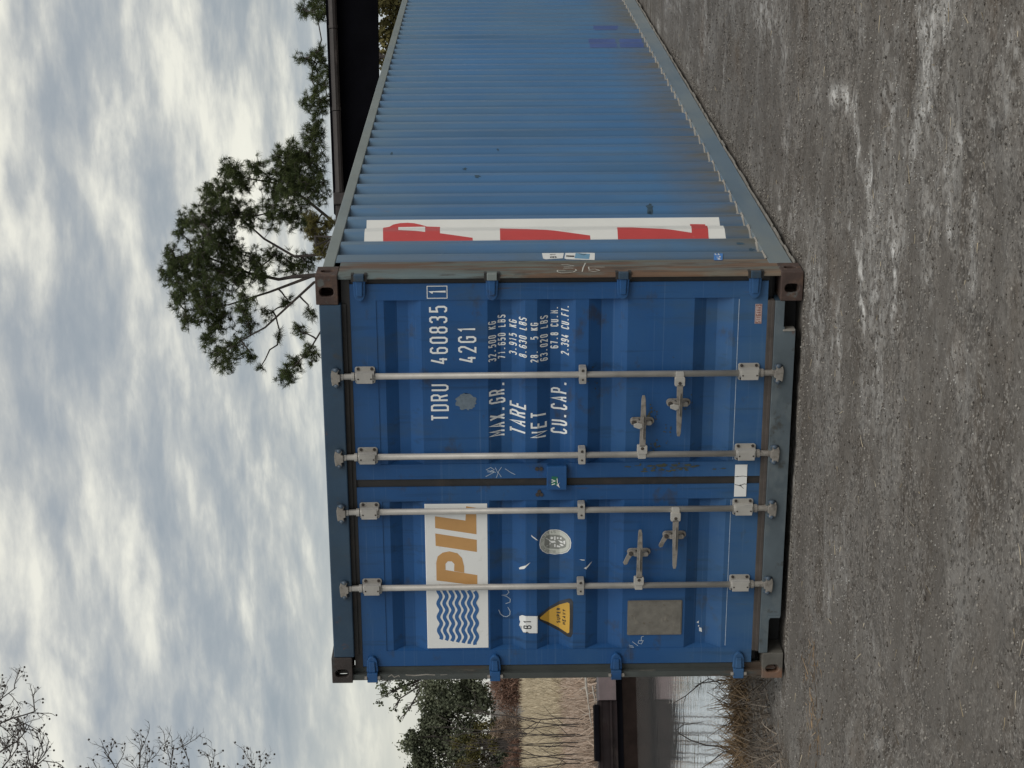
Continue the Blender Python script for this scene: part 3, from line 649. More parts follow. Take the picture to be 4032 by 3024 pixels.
# --- lock box across the gap with torn green sticker, plus its bolts
lb = MB().prism(rpoly(1.192, 1.332, 1.251, 1.361, .004), 'Y', .004, .041).build('lock_box', 'door', cont, bevel=.003)
drape('torn_label', [[(1.222, 1.338), (1.222, 1.303), (1.272, 1.300), (1.275, 1.334)]], 'green', lb, Y=.004)
drape('torn_label_print', stroke([(1.239, 1.335), (1.247, 1.315), (1.255, 1.335)], .005) + stroke([(1.231, 1.316), (1.225, 1.334)], .005) + stroke([(1.262, 1.305), (1.232, 1.302)], .004) + [[(1.228, 1.312), (1.205, 1.290), (1.228, 1.296), (1.238, 1.288), (1.222, 1.308)]], 'white', lb, Y=.004, off=.0016)
for px_, pz in ((1.305, 1.415), (1.305, 1.392), (1.150, 1.412), (1.150, 1.390), (1.168, 1.402)):
    m_ = MB(); disc(m_, px_, .0417, pz, .011, .005, 10); m_.build('bolt', 'bolt', cont)

# --- door lettering
def lettering(name, s_, x0, z0, x1, h, wd, slant=0, parent=door_r, m_='white2', **k):
    for i, ch in enumerate(s_):
        if ch != ' ': drape(name, text_polys(s_, x0, z0, x1, h, wd, slant, i), m_, parent, **k)
lettering('number_character', 'TDRU', 1.5916, 1.896, 1.8100, .097, .0105)
lettering('number_character', '460835', 1.9224, 1.896, 2.2560, .097, .0105)
drape('check_digit', text_polys('1', 2.315, 1.897, 2.350, .094, .0105), 'white2', door_r, Y=.042)
drape('check_digit_frame', stroke([(2.296, 1.895), (2.363, 1.895), (2.363, 2.001), (2.296, 2.001)], .004, True), 'white2', door_r, Y=.042)
lettering('code_character', '42G1', 1.9294, 1.742, 2.140, .098, .0105)
for s_, x0, z0, x1, sl_ in (('32.500 KG', 1.9284, 1.635, 2.160, 0), ('71.650 LBS', 1.9377, 1.5835, 2.190, 0), ('3.915 KG', 1.9621, 1.523, 2.161, .12), ('8.630 LBS', 1.953, 1.4695, 2.181, .12),
                            ('28.  5 KG', 1.9261, 1.4075, 2.154, 0), ('63.020 LBS', 1.9289, 1.3555, 2.188, 0), ('67.8 CU.M.', 1.994, 1.2985, 2.236, 0), ('2.394 CU.FT.', 1.9594, 1.2415, 2.246, .12)):
    lettering('weight_character', s_, x0, z0, x1, .0425, .0062, sl_)
for s_, x0, z0, x1, sl_ in (('MAX.GR.', 1.4903, 1.587, 1.815, 0), ('TARE', 1.4993, 1.474, 1.690, .16), ('NET', 1.4845, 1.360, 1.643, 0), ('CU.CAP.', 1.4969, 1.2485, 1.815, .08)):
    lettering('heading_character', s_, x0, z0, x1, .089, .0105, sl_)
# scrubbed patch under the letters
drape('primer_patch', [blotch(1.705, 1.802, .048, .056, 34, .13)], 'slash', door_r)
# maker label
drape('maker_label', [[(2.137, .207), (2.248, .207), (2.248, .244), (2.137, .244)]], 'pinkish', door_r, Y=.0425)
drape('maker_label_print', text_polys('SINGAMAS', 2.141, .2125, 2.2455, .0265, .0036) + stroke([(2.140, .2095), (2.245, .2095), (2.245, .2415), (2.140, .2415)], .0016, True), 'brownink', door_r, Y=.0425, off=.0018)
# white tamper strip over the gap
drape('tamper_strip', [[(1.126, .249), (1.3186, .249), (1.3186, .3167), (1.126, .3167)]], 'white', cont, Y=.0400)
drape('tamper_strip_tear', stroke([(1.246, .316), (1.250, .27), (1.247, .25)], .0035) + stroke([(1.199, .315), (1.193, .285), (1.203, .262), (1.20, .25)], .0035) + stroke([(1.193, .285), (1.175, .265)], .0025) + [[(1.244, .308), (1.252, .300), (1.246, .296)], [(1.190, .292), (1.200, .284), (1.190, .276)]], 'black', cont, Y=.0400, off=.0016)

# --- left door: company sign
sg = drape('company_sign', [[(.196, 1.692), (1.0975, 1.692), (1.0985, 2.041), (.1955, 2.041)]], 'white', door_l)
p_o = [(.672, 1.825), (.713, 1.825), (.764, 1.836), (.794, 1.861), (.807, 1.906), (.799, 1.945), (.776, 1.973), (.737, 1.982), (.701, 1.982)]
p_i = [(.684, 1.882), (.705, 1.881), (.728, 1.880), (.744, 1.894), (.745, 1.906), (.745, 1.917), (.729, 1.930), (.710, 1.930), (.6915, 1.930)]
drape('sign_letter_p', [[(.592, 1.752), (.657, 1.751), (.701, 1.982), (.626, 1.982)]] + [[p_o[k], p_o[k + 1], p_i[k + 1], p_i[k]] for k in range(8)], 'orange', door_l, off=.0017)
drape('sign_letter_i', [[(.918, 1.984), (.876, 1.752), (.801, 1.752), (.842, 1.983)]], 'orange', door_l, off=.0017)
drape('sign_letter_l', [[(1.023, 1.984), (.995, 1.814), (1.082, 1.809), (1.072, 1.753), (.91, 1.753), (.951, 1.984)]], 'orange', door_l, off=.0017)
for z, xr, xl in ((1.968, .592, .252), (1.934, .588, .246), (1.899, .582, .240), (1.864, .576, .233), (1.829, .569, .227), (1.795, .562, .221), (1.7625, .556, .215)):
    n = 44; drape('sign_wave', stroke([(xl + (xr - xl) * i / n, z + .0078 * math.sin(2 * PI * ((xl + (xr - xl) * i / n) - .215) / .086 + .9)) for i in range(n + 1)], .0205), 'navy', door_l, off=.0019)
# warning triangle
tri_o = [(.394, 1.409), (.435, 1.361), (.488, 1.287), (.504, 1.23), (.499, 1.217), (.482, 1.208), (.399, 1.208), (.277, 1.209), (.255, 1.22), (.26, 1.238), (.288, 1.273), (.33, 1.339), (.365, 1.398), (.380, 1.409)]
tri_i = [(.385, 1.396), (.436, 1.339), (.466, 1.285), (.479, 1.239), (.472, 1.228), (.4, 1.226), (.287, 1.228), (.282, 1.238), (.315, 1.28), (.352, 1.341), (.376, 1.394)]
drape('warning_triangle_border', [on_ribs(tri_o)], 'black', door_l); drape('warning_triangle', [on_ribs(tri_i)], 'yellow', door_l, off=.0017)
drape('warning_text', text_polys('SUPER', .332, 1.279, .428, .021, .0046) + text_polys('HEAVY', .326, 1.249, .424, .019, .0040, .1), 'black', door_l, off=.0022)
B1 = [(.394, 1.409), (.285, 1.409), (.286, 1.457), (.297, 1.472), (.289, 1.492), (.301, 1.499), (.326, 1.499), (.328, 1.515), (.354, 1.509), (.364, 1.514), (.386, 1.514), (.397, 1.498), (.395, 1.485)]
drape('bay_label', [B1], 'white', door_l, off=.0026); drape('bay_label_text', text_polys('B1', .313, 1.445, .372, .046, .0062), 'black', door_l, off=.0031)
# oval badge
ov = [(.841, 1.4), (.871, 1.397), (.898, 1.386), (.921, 1.365), (.933, 1.339), (.934, 1.303), (.924, 1.27), (.905, 1.245), (.879, 1.227), (.851, 1.221), (.817, 1.225), (.794, 1.242), (.783, 1.273), (.78, 1.312), (.785, 1.355), (.8, 1.382), (.819, 1.396)]
oi = [(.84, 1.372), (.879, 1.37), (.895, 1.361), (.904, 1.339), (.902, 1.303), (.894, 1.274), (.875, 1.254), (.85, 1.248), (.826, 1.25), (.818, 1.264), (.813, 1.292), (.817, 1.339), (.825, 1.362)]
ov, oi = on_ribs(ov), on_ribs(oi)
drape('badge', [ov], 'white', door_l)
cx_, cz_ = .843, 1.312
def sc(pl_, k): return [(cx_ + (a - cx_) * k, cz_ + (b - cz_) * k) for a, b in pl_]
drape('badge_field', [sc(ov, .94)], 'palegrey', door_l, off=.0015)
drape('badge_ring', stroke(sc(ov, .93), .0022, True), 'greyvinyl', door_l, off=.0018); drape('badge_centre', [oi], 'greyvinyl', door_l, off=.0018)
bl = [[(.887, 1.337), (.891, 1.332), (.887, 1.32), (.878, 1.322), (.874, 1.335)], [(.893, 1.316), (.893, 1.308), (.869, 1.308), (.870, 1.316)], [(.888, 1.301), (.888, 1.291), (.876, 1.291), (.876, 1.301)],
      [(.884, 1.285), (.886, 1.274), (.874, 1.274), (.875, 1.283)], [(.881, 1.365), (.870, 1.347), (.862, 1.341), (.866, 1.336), (.874, 1.345), (.883, 1.361)], [(.866, 1.343), (.865, 1.312), (.855, 1.306), (.852, 1.330)],
      [(.834, 1.362), (.832, 1.358), (.846, 1.336), (.856, 1.338), (.842, 1.343)], [(.869, 1.297), (.861, 1.27), (.850, 1.266), (.854, 1.280)], [(.846, 1.316), (.846, 1.308), (.827, 1.308), (.827, 1.315)],
      [(.84, 1.3), (.831, 1.281), (.824, 1.283), (.827, 1.302)], [(.844, 1.287), (.846, 1.273), (.835, 1.262), (.831, 1.273)], [(.863, 1.266), (.867, 1.254), (.845, 1.254), (.843, 1.262)]]
drape('badge_figure', [on_ribs(q) for q in bl], 'white', door_l, off=.0024)
ringp = []
def ring_word(word, a0, a1, flip):
    for i, ch in enumerate(word):
        a = math.radians(a0 + (a1 - a0) * i / (len(word) - 1)); k = .80
        cx1, cz1 = cx_ + math.cos(a) * .0765 * k * 1.0, cz_ + math.sin(a) * .0895 * k * 1.06
        th = a - PI / 2 if not flip else a + PI / 2
        for st in GL[ch]:
            cl = st[-1] == 'c'; pts_ = st[:-1] if cl else st; q = []
            for u_, v_ in pts_:
                lx, lz = (u_ / 4 - .5) * .0095, (v_ / 8 - .5) * .0135
                q.append((cx1 + lx * math.cos(th) - lz * math.sin(th), cz1 + lx * math.sin(th) + lz * math.cos(th)))
            ringp.extend(stroke(q, .0021, cl))
for args in (('BUREAU', 178, 112, False), ('VERITAS', 80, 2, False)):
    ringp = []; ring_word(*args); drape('badge_text', ringp, 'greyvinyl', door_l, off=.0022, kind='stuff')
# sticker remnants and scratches
for p_ in ([[(.699, 1.506), (.713, 1.479), (.733, 1.45), (.709, 1.471), (.690, 1.487), (.682, 1.512), (.690, 1.516)], [(.904, 1.446), (.894, 1.438), (.883, 1.423), (.866, 1.407), (.871, 1.419), (.892, 1.444)],
      [(.749, 1.175), (.747, 1.16), (.745, 1.144), (.741, 1.146), (.742, 1.16)], [(.728, 1.101), (.705, 1.117), (.684, 1.136), (.691, 1.142), (.692, 1.15), (.703, 1.13)],
      [(.268, .478), (.262, .462), (.288, .466), (.292, .480)], [(.300, .488), (.296, .480), (.308, .480)], [(.325, .495), (.318, .484), (.334, .482)]]): drape('sticker_remnant', [p_], 'white', door_l, off=.0016)
chalk = stroke([(.435, 1.579), (.408, 1.566), (.386, 1.568), (.374, 1.585), (.377, 1.605), (.395, 1.622), (.424, 1.631)], .004) + stroke([(.553, 1.585), (.530, 1.572), (.512, 1.586), (.512, 1.614), (.503, 1.585), (.486, 1.565), (.467, 1.566), (.457, 1.592)], .004)
chalk += stroke([(.258, .801), (.253, .814), (.223, .801), (.201, .833)][:2] + [(.225, .815)], .003) + stroke([(.231, .827), (.23, .803), (.208, .813), (.214, .833)], .003, True) + stroke([(.224, .866), (.197, .833)], .003) + stroke([(.202, .885), (.194, .859)], .003) + stroke([(.191, .882), (.186, .856)], .003)
drape('chalk_mark', chalk, 'chalk', door_l, off=.0016)
ch2 = stroke([(1.261, 1.699), (1.288, 1.651)], .003) + stroke([(1.288, 1.651), (1.290, 1.69)], .003) + stroke([(1.303, 1.695), (1.316, 1.67), (1.302, 1.651), (1.292, 1.67)], .003, True) + stroke([(1.299, 1.67), (1.285, 1.642)], .003)
ch2 += stroke([(1.254, 1.640), (1.285, 1.628), (1.258, 1.612)], .003) + stroke([(1.315, 1.645), (1.285, 1.632), (1.318, 1.61)], .003) + stroke([(1.308, 1.591), (1.285, 1.56), (1.272, 1.535)], .003)
drape('chalk_mark', ch2, 'chalk', door_r, Y=.042, off=.0014)
# soft irregular mould and scuff stains
st = []
for i in range(46):
    zz = random.gauss(.66, .10); st.append(blotch(1.318 + random.uniform(-.035, .012), zz, random.uniform(.002, .007), random.uniform(.004, .022), 7))
drape('mould_stain', st, 'moss', door_r, Y=.042, off=.0013, kind='stuff')
st = []
for cx1, cz1, n_, sp_ in ((1.62, .80, 22, .03), (1.70, .60, 12, .04), (1.84, 1.10, 14, .03), (1.43, .76, 16, .03), (1.50, .70, 10, .04)):
    for i in range(n_): st.append(blotch(random.gauss(cx1, sp_), random.gauss(cz1, sp_ * .6), random.uniform(.002, .007), random.uniform(.002, .006), 7))
st = [p for p in st if all(1.34 < a < 2.28 for a, b in p)]
drape('scuff_stain', st, 'moss', door_r, off=.0013, kind='stuff')
# data plate
MB().prism(rpoly(.268, .486, .586, .897, .006), 'Y', .0405, .0455).build('data_plate_frame', 'platerim', door_l)
MB().prism(rpoly(.274, .480, .592, .891, .004), 'Y', .038, .0404).build('data_plate', 'plate', door_l)

# --- side wall sign and small labels
sign_pts = [(.722, .306), (1.178, .303), (1.178, 2.387), (.722, 2.381)]
drape('side_sign', [sign_pts], 'sign_white', side_panel, surf='side')
drape('side_sign_letter_p', [[(.80, 2.272), (1.116, 2.288), (1.124, 2.253), (1.142, 2.228), (1.152, 2.188), (1.154, 2.147), (1.150, 2.107), (1.138, 2.066), (1.124, 2.03), (1.120, 1.954), (.888, 1.949), (.852, 1.761), (.745, 1.758)]], 'red', side_panel, surf='side', off=.0018)
drape('side_sign_letter_p_counter', [[(1.120, 2.199), (1.122, 2.041), (.898, 2.034), (.930, 2.19)]], 'sign_white', side_panel, surf='side', off=.0024)
drape('side_sign_letter_i', [[(.81, 1.603), (.95, 1.603), (.930, 1.442), (.862, 1.085), (.75, 1.085)]], 'red', side_panel, surf='side', off=.0018)
drape('side_sign_letter_l', [[(.80, .927), (.952, .924), (.950, .842), (.876, .498), (1.126, .479), (1.124, .39), (.75, .408)]], 'red', side_panel, surf='side', off=.0018)
for p_ in ([(8.41, .60), (8.69, .598), (8.69, .353), (8.41, .387)], [(7.35, .70), (7.87, .693), (7.86, .44), (7.35, .45)], [(7.35, .43), (7.86, .40), (7.86, .19), (7.35, .20)]): drape('paint_patch', [p_], 'purple', side_panel, surf='side')
drape('faded_label', [[(.235, .450), (.369, .433), (.368, .384), (.235, .403)]], 'hlc', cont, surf='side', Y=2.4365)
drape('faded_label_print', text_polys('HLC', .246, .405, .368, .026, .006), 'white', cont, surf='side', Y=2.4365, off=.0018)
drape('small_label', [[(.424, 1.377), (.428, 1.261), (.411, 1.256), (.309, 1.267), (.292, 1.362), (.308, 1.374)], [(.439, 1.245), (.41, 1.085), (.270, 1.095), (.29, 1.247), (.309, 1.258)]], 'white', side_panel, surf='side')
drape('small_label_patch', [[(.411, 1.191), (.392, 1.113), (.287, 1.124), (.307, 1.203)]], 'lightblue', side_panel, surf='side', off=.0018)
drape('small_label_print', [[(.364, 1.246), (.358, 1.201), (.330, 1.203), (.341, 1.247)]] + text_polys('B1', .315, 1.300, .40, .035, .006) + stroke([(.40, 1.175), (.372, 1.15), (.388, 1.135)], .006), 'black', side_panel, surf='side', off=.0023)
PX = Wd - .003
cw = stroke([(.183, 1.281), (.182, 1.252), (.154, 1.214), (.134, 1.269), (.11, 1.216), (.099, 1.275)], .005) + stroke([(.092, 1.209), (.07, 1.204), (.036, 1.222), (.022, 1.259), (.020, 1.288), (.043, 1.307), (.073, 1.306), (.068, 1.262)], .005)
cw += stroke([(.206, 1.149), (.117, 1.166), (.040, 1.175)], .006) + stroke([(.124, 1.05), (.13, 1.136), (.081, 1.136), (.089, 1.104), (.062, 1.079), (.041, 1.112), (.059, 1.14)], .005)
drape('chalk_mark', cw, 'chalkw', cont, surf='side', Y=PX, off=.001)
for Y0, z0, ry, rz in ((1.452, 0.686, 0.055999999999999994, 0.04000000000000001), (2.286, 1.735, 0.013999999999999999, 0.04000000000000001), (3.108, 1.595, 0.013999999999999999, 0.016), (3.08, 2.333, 0.013999999999999999, 0.016), (2.546, 1.819, 0.013999999999999999, 0.024), (0.61, 0.247, 0.013999999999999999, 0.04000000000000001), (0.564, 0.195, 0.013999999999999999, 0.024)):
    drape('scrape_mark', [blotch(Y0, z0, ry * .8, rz * .55, 13, .65)], 'sidestain', side_panel, surf='side', off=.0012)

# =================================================================== DARK ROOF BEHIND
# local frame of the view at a given depth: point from photograph-plane angles, used for far things only
def at(x, y, D):
    u_, v_ = 3024 - y, x
    return CAM + D * (CM @ np.array([(u_ - 1512) / 7008.45, 1, -(v_ - 2016) / 7008.45]))
M['black_steel'] = mat('black_painted_steel', (.0035, .0035, .005), .9, spec=.03, var=.3, vscale=2)
M['gutter'] = mat('rusty_brown_pipe', (.024, .019, .018), .6, var=.35, vscale=4, layers=[((.08, .065, .06), (3, 3, 14), .55, .68, .6), ((.03, .02, .018), (9, 9, 9), .55, .65, .7)])
shed = empty('steel_girder', (1.5, 17.5, 0), 'long deep black steel girder on posts behind the container, brown pipe along its top', 'girder')
vdir = Vector((.9403, .3404, 0)); ndir = Vector((-.3404, .9403, 0)); A = Vector((-1.12, 16.39, 0))
def shed_pt(a, d, z): p = A + vdir * a + ndir * d; return (p.x, p.y, z)
def slab(mb, a0, a1, d0, d1, z0, z1, tilt=.0298):
    V = [shed_pt(a, d, z + tilt * a) for z in (z0, z1) for a, d in ((a0, d0), (a1, d0), (a1, d1), (a0, d1))]
    mb.add(V, [(0, 3, 2, 1), (4, 5, 6, 7), (0, 1, 5, 4), (1, 2, 6, 5), (2, 3, 7, 6), (3, 0, 4, 7)])
mb = MB(); slab(mb, -.02, 14, .10, .34, 3.215, 3.86, .006); mb.build('girder_web', 'black_steel', shed)
mb = MB(); slab(mb, -.3, 14, .02, .42, 3.865, 3.9, .0298); mb.build('top_flange', 'black_steel', shed)
for k in range(12):
    m_ = MB(); a0 = k * 1.2; z0 = 3.80 + .0298 * a0; z1 = 3.80 + .0298 * (a0 + 1.19)
    m_.tube([shed_pt(a0, -.01, z0), shed_pt(a0 + 1.19, -.01, z1)], .062, 10).tube([shed_pt(a0, -.01, z0), shed_pt(a0 + .05, -.01, z0 + .001)], .068, 10); m_.build('pipe_length', 'gutter', shed)
mb = MB(); slab(mb, -.17, -.003, -.08, .4, 3.68, 3.89); slab(mb, -.60, -.175, 0, .3, 3.58, 3.86, -.02); mb.build('end_bracket', 'gutter', shed, bevel=.01)
for a in (.3, 5, 9.6, 13.8):
    for d in (.22,):
        p = A + vdir * a + ndir * d; MB().box(p.x - .09, p.x + .09, p.y - .09, p.y + .09, -.2, 3.22).build('post', 'black_steel', shed)

# =================================================================== PLANTS
def leafmat(name, c, c2, var=.25, attr='tone'):
    m_ = mat(name, c, .8, spec=.08, var=var, vscale=.8, attr=(attr, c2)); return m_
def rand_dirs(n, zb=0):
    v = rng.normal(size=(n, 3)); v[:, 2] += zb; return v / np.linalg.norm(v, axis=1)[:, None]
def blades(base, dirs, length, width, bend=0, seg=1):
    """flat tapered blades; bend pushes the tip down"""
    n = len(base); side = np.cross(dirs, rand_dirs(n)); side /= np.linalg.norm(side, axis=1)[:, None] + 1e-9
    V = []; F = []; L_ = np.asarray(length).reshape(-1, 1); W_ = np.asarray(width).reshape(-1, 1); bd = np.asarray(bend).reshape(-1, 1) if np.ndim(bend) else bend
    for s_ in range(seg + 1):
        t = s_ / seg; p = base + dirs * L_ * t + np.array([0, 0, -1]) * bd * L_ * t * t
        wv = side * W_ * (1 - .75 * t) * .5; V += [p - wv, p + wv]
    V = np.stack(V, 1).reshape(-1, 3); k = 2 * (seg + 1); o_ = (np.arange(n) * k)[:, None]
    fs = [o_ + np.array([[2 * s_, 2 * s_ + 1, 2 * s_ + 3, 2 * s_ + 2]]) for s_ in range(seg)]
    return V, np.concatenate(fs, 0)
M['bark'] = mat('grey_brown_bark', (.085, .068, .055), .9, var=.3, vscale=6)
M['twig'] = mat('dark_twig', (.05, .042, .038), .85, var=.3, vscale=3)
M['needles'] = leafmat('pine_needles', (.030, .045, .020), (.095, .115, .045))
M['needles_olive'] = leafmat('olive_needles', (.075, .075, .025), (.14, .12, .045))

def branch_curve(p0, p1, sag=.15, n=5, jit=.03):
    p0, p1 = Vector(p0), Vector(p1); d = (p1 - p0).length; o_ = []
    for i in range(n + 1):
        t = i / n; p = p0.lerp(p1, t); p.z -= sag * d * math.sin(PI * t) * .5
        if 0 < i < n: p += Vector((random.gauss(0, jit * d), random.gauss(0, jit * d), random.gauss(0, jit * d)))
        o_.append(p)
    return o_
def pine(name, label, blobs, limbs, D, base, tuft=.17, dens=1.0, olive=False, group=None):
    """limbs: list of polylines in (x, y, depth offset, radius); blobs: (x, y, r) foliage masses; all hung on one trunk from 'base'"""
    root = empty(name, base, label, 'pine tree', group); px1 = D / 7008.45
    tr = MB(); nodes = []
    for lm in limbs:
        pts_ = [at(x, y, D + d) for x, y, d, r in lm]
        tr.tube(pts_, [r * .55 for *_, r in lm], 7)
        for a, b in zip(pts_[:-1], pts_[1:]):
            for t in np.linspace(0, 1, 6): nodes.append(a + (b - a) * t)
    tr.build('trunk', 'twig', root)
    nodes = list(nodes); tips = []; centers = []; extra = []
    for i_, a_ in enumerate(blobs):
        for b_ in blobs[i_ + 1:]:
            if math.hypot(a_[0] - b_[0], a_[1] - b_[1]) < 1.15 * (a_[2] + b_[2]) and a_[2] + b_[2] > 80 and random.random() < .3: extra.append(((a_[0] + b_[0]) / 2 + random.uniform(-15, 15), (a_[1] + b_[1]) / 2 + random.uniform(-15, 15), (a_[2] + b_[2]) * .27))
    blobs = list(blobs) + extra
    for (x, y, r) in blobs:
        dz = random.gauss(0, 1) * .9; n = max(3, int(dens * (r * px1) ** 2 * 450))
        c = at(x, y, D + dz); centers.append(c)
        for i in range(n):
            v = rng.normal(size=3); v = v / np.linalg.norm(v) * (rng.random() ** .62); tips.append(c + (right * v[0] + up * v[2] * .85 + fwd * v[1] * 1.3) * r * px1 * 1.22)
    tw = MB(); NA = np.array(nodes)
    order = sorted(centers, key=lambda c: np.min(np.linalg.norm(NA - c, axis=1)))
    for c in order:                       # one bough per mass, growing outward from what already stands
        j = np.argmin(np.linalg.norm(NA - c, axis=1)); q = branch_curve(NA[j], c, .12, 4); tw.tube(q, [.028, .025, .022, .018, .014], 5)
        NA = np.vstack([NA, np.array([list(p) for p in q[1:]])])
    tips = np.array(tips)
    for i in rng.permutation(len(tips)):
        tgt = tips[i]; dd = np.linalg.norm(NA - tgt, axis=1); j = np.argmin(dd)
        if dd[j] > .05:
            q = branch_curve(NA[j], tgt, .05, 2, .06); tw.tube(q, [.011, .009, .007], 3, cap=False); NA = np.vstack([NA, np.array([list(q[1]), list(q[2])])])
    tw.build('branch', 'twig', root, label='boughs and twigs')
    nn = 26; base_ = np.repeat(tips, nn, 0) + rng.normal(size=(len(tips) * nn, 3)) * .02
    ax = np.repeat(rand_dirs(len(tips), .8), nn, 0); dr = ax * .95 + rand_dirs(len(base_)) * .85; dr /= np.linalg.norm(dr, axis=1)[:, None]
    ln = tuft * rng.uniform(.65, 1.2, len(base_)); V, F = blades(base_, dr, ln, np.full(len(base_), .0115), .15, 1)
    tone = np.repeat(rng.random(len(tips)), nn) * .55 + rng.random(len(base_)) * .35
    np_mesh('crown', V, F, 'needles_olive' if olive else 'needles', root, attr=('tone', tone))
    return root
SB = [(666, 1083, 48), (690, 1050, 40), (679, 990, 34), (725, 871, 42), (715, 920, 34), (778, 878, 55), (831, 845, 72), (818, 752, 34), (845, 760, 34), (871, 745, 44), (898, 672, 50), (940, 690, 40), (1017, 666, 50),
      (964, 725, 45), (931, 831, 66), (985, 850, 50), (1097, 613, 38), (1163, 600, 55), (1230, 540, 52), (1250, 500, 40), (1130, 666, 72), (1230, 640, 66), (1163, 745, 78), (1083, 765, 56), (1250, 745, 60), (1063, 845, 60),
      (1163, 851, 62), (1230, 880, 46), (865, 925, 72), (798, 978, 66), (732, 1030, 50), (911, 978, 62), (871, 1063, 82), (785, 1083, 72), (718, 1150, 48), (699, 1190, 36), (818, 1150, 70), (931, 1097, 74), (997, 1017, 46), (1083, 1004, 40),
      (1150, 1043, 55), (1205, 1040, 42), (1030, 1083, 52), (739, 1256, 42), (798, 1230, 56), (871, 1250, 66), (964, 1196, 50), (818, 1336, 36), (858, 1389, 48), (898, 1428, 42), (931, 1362, 50), (990, 1408, 30), (1024, 1448, 18),
      (977, 1283, 42), (1050, 1240, 28), (1130, 1190, 30), (1176, 1302, 32), (1225, 1235, 28), (1097, 1320, 22), (1229, 1388, 42), (1163, 1428, 38), (1137, 1462, 38), (1110, 1480, 28), (1143, 1500, 28)]
pb = at(1913 + 200, 1010, 50); pb = (float(pb[0]), float(pb[1]), -.1)
def to_px(p):
    d = (np.array(p) - CAM) @ CM; return (2016 - 7008.45 * d[2] / d[1], 3024 - (1512 + 7008.45 * d[0] / d[1]), d[1] - 50)
bx_, by_, bd_ = to_px(pb)
pine('pine_tree', 'tall dark pine with wide spreading crown behind the container, nearest the door corner', SB,
     [[(bx_, by_, bd_, .20), (1600, 1060, 0, .17), (1330, 1080, 0, .15), (1236, 1084, 0, .12), (1150, 1090, 0, .10), (1097, 1100, .2, .085), (980, 1075, .2, .07), (860, 1030, .2, .05), (760, 990, 0, .03)],
      [(1330, 1085, 0, .10), (1236, 1112, 0, .075), (1140, 1200, -.2, .06), (1044, 1289, -.3, .05), (950, 1340, -.3, .035), (880, 1390, -.3, .02)],
      [(1420, 1080, 0, .1), (1300, 1000, .2, .08), (1160, 1010, .3, .07), (1040, 940, .4, .055), (940, 850, .4, .035)],
      [(1500, 1070, 0, .12), (1320, 880, .3, .09), (1200, 780, .5, .07), (1080, 720, .5, .05), (960, 700, .5, .03)],
      [(1400, 1085, 0, .08), (1290, 1260, -.3, .05), (1215, 1385, -.4, .04), (1140, 1460, -.4, .025)],
      [(1236, 1084, 0, .09), (1060, 1150, .1, .06), (900, 1200, .1, .04), (800, 1210, .1, .025)]], 50, pb)
OB = [(1225, 905, 34), (1262, 930, 40), (1275, 985, 36), (1225, 860, 30), (1290, 880, 30), (1255, 975, 26)]
pb2 = at(2100, 940, 46); pb2 = (float(pb2[0]), float(pb2[1]), -.1); b2 = to_px(pb2)
pine('cedar_tree', 'small olive brown evergreen in front of the tall pine, just above the container top rail', OB, [[(b2[0], b2[1], -4, .1), (1500, 940, -4, .08), (1240, 930, -4, .03)]], 46, pb2, tuft=.11, dens=2.4, olive=True)
RB = [(1235, 20, 50), (1190, 35, 22), (1285, 10, 55), (1200, 62, 20), (1262, 62, 34), (1185, 232, 24), (1235, 215, 22), (1222, 232, 22), (1265, 220, 26), (1262, 195, 20), (1240, 262, 18), (1275, 250, 26), (1250, 300, 22), (1270, 330, 34), (1295, 290, 26), (1225, 308, 14),
      (1205, 395, 30), (1250, 365, 28), (1232, 420, 34), (1275, 400, 36), (1265, 440, 30), (1245, 352, 16)]
pb3 = at(2100, 200, 56); pb3 = (float(pb3[0]), float(pb3[1]), -.1); b3 = to_px(pb3)
pine('pine_tree', 'pine tree whose branch tips poke up above the black girder', RB, [[(b3[0], b3[1], 6, .2), (1700, 210, 6, .15), (1400, 230, 6, .10), (1300, 235, 6, .05)], [(1500, 220, 6, .1), (1380, 60, 6, .06), (1290, 20, 6, .04)], [(1500, 220, 6, .1), (1380, 380, 6, .06), (1280, 400, 6, .04)]], 56, pb3, dens=1.0)

# ---- broadleaf crowns: leaf clumps through the crown's volume, on a trunk with limbs
def leaf_mesh(blobs, D0, size, dens, seed=0, flat=1.0):
    P_ = []; tone = []
    for (x, y, r, dd) in blobs:
        c = at(x, y, D0 + dd); R_ = r * (D0 + dd) / 7008.45; n = int(dens * R_ ** 2)
        m_ = max(5, int(R_ * R_ * 5)); cl = rand_dirs(m_) * (rng.random((m_, 1)) ** .33) * R_; ct = rng.random(m_)
        k = rng.integers(0, m_, n); off = rng.normal(size=(n, 3)) * R_ * .17
        q = cl[k] + off; P_.append(c + q * np.array([1, 1, flat])); tone.append(ct[k] * .7 + rng.random(n) * .3)
    P_ = np.concatenate(P_); tone = np.concatenate(tone); n = len(P_)
    a = rand_dirs(n); b = np.cross(a, rand_dirs(n)); b /= np.linalg.norm(b, axis=1)[:, None]; s_ = size * rng.uniform(.5, 1.2, (n, 1))
    V = np.stack([P_ - a * s_ * .5, P_ + b * s_ * .35, P_ + a * s_ * .5, P_ - b * s_ * .35], 1).reshape(-1, 3)
    return V, np.arange(4 * n).reshape(n, 4), tone
M['oak'] = leafmat('oak_leaves', (.045, .060, .030), (.15, .17, .10)); M['oak2'] = leafmat('grey_green_leaves', (.055, .067, .045), (.17, .185, .125))
M['olive'] = leafmat('olive_leaves', (.045, .045, .015), (.17, .15, .065)); M['brush'] = leafmat('brown_twigs', (.16, .095, .072), (.34, .22, .17)); M['brush2'] = leafmat('pale_brown_twigs', (.18, .13, .10), (.42, .33, .26))
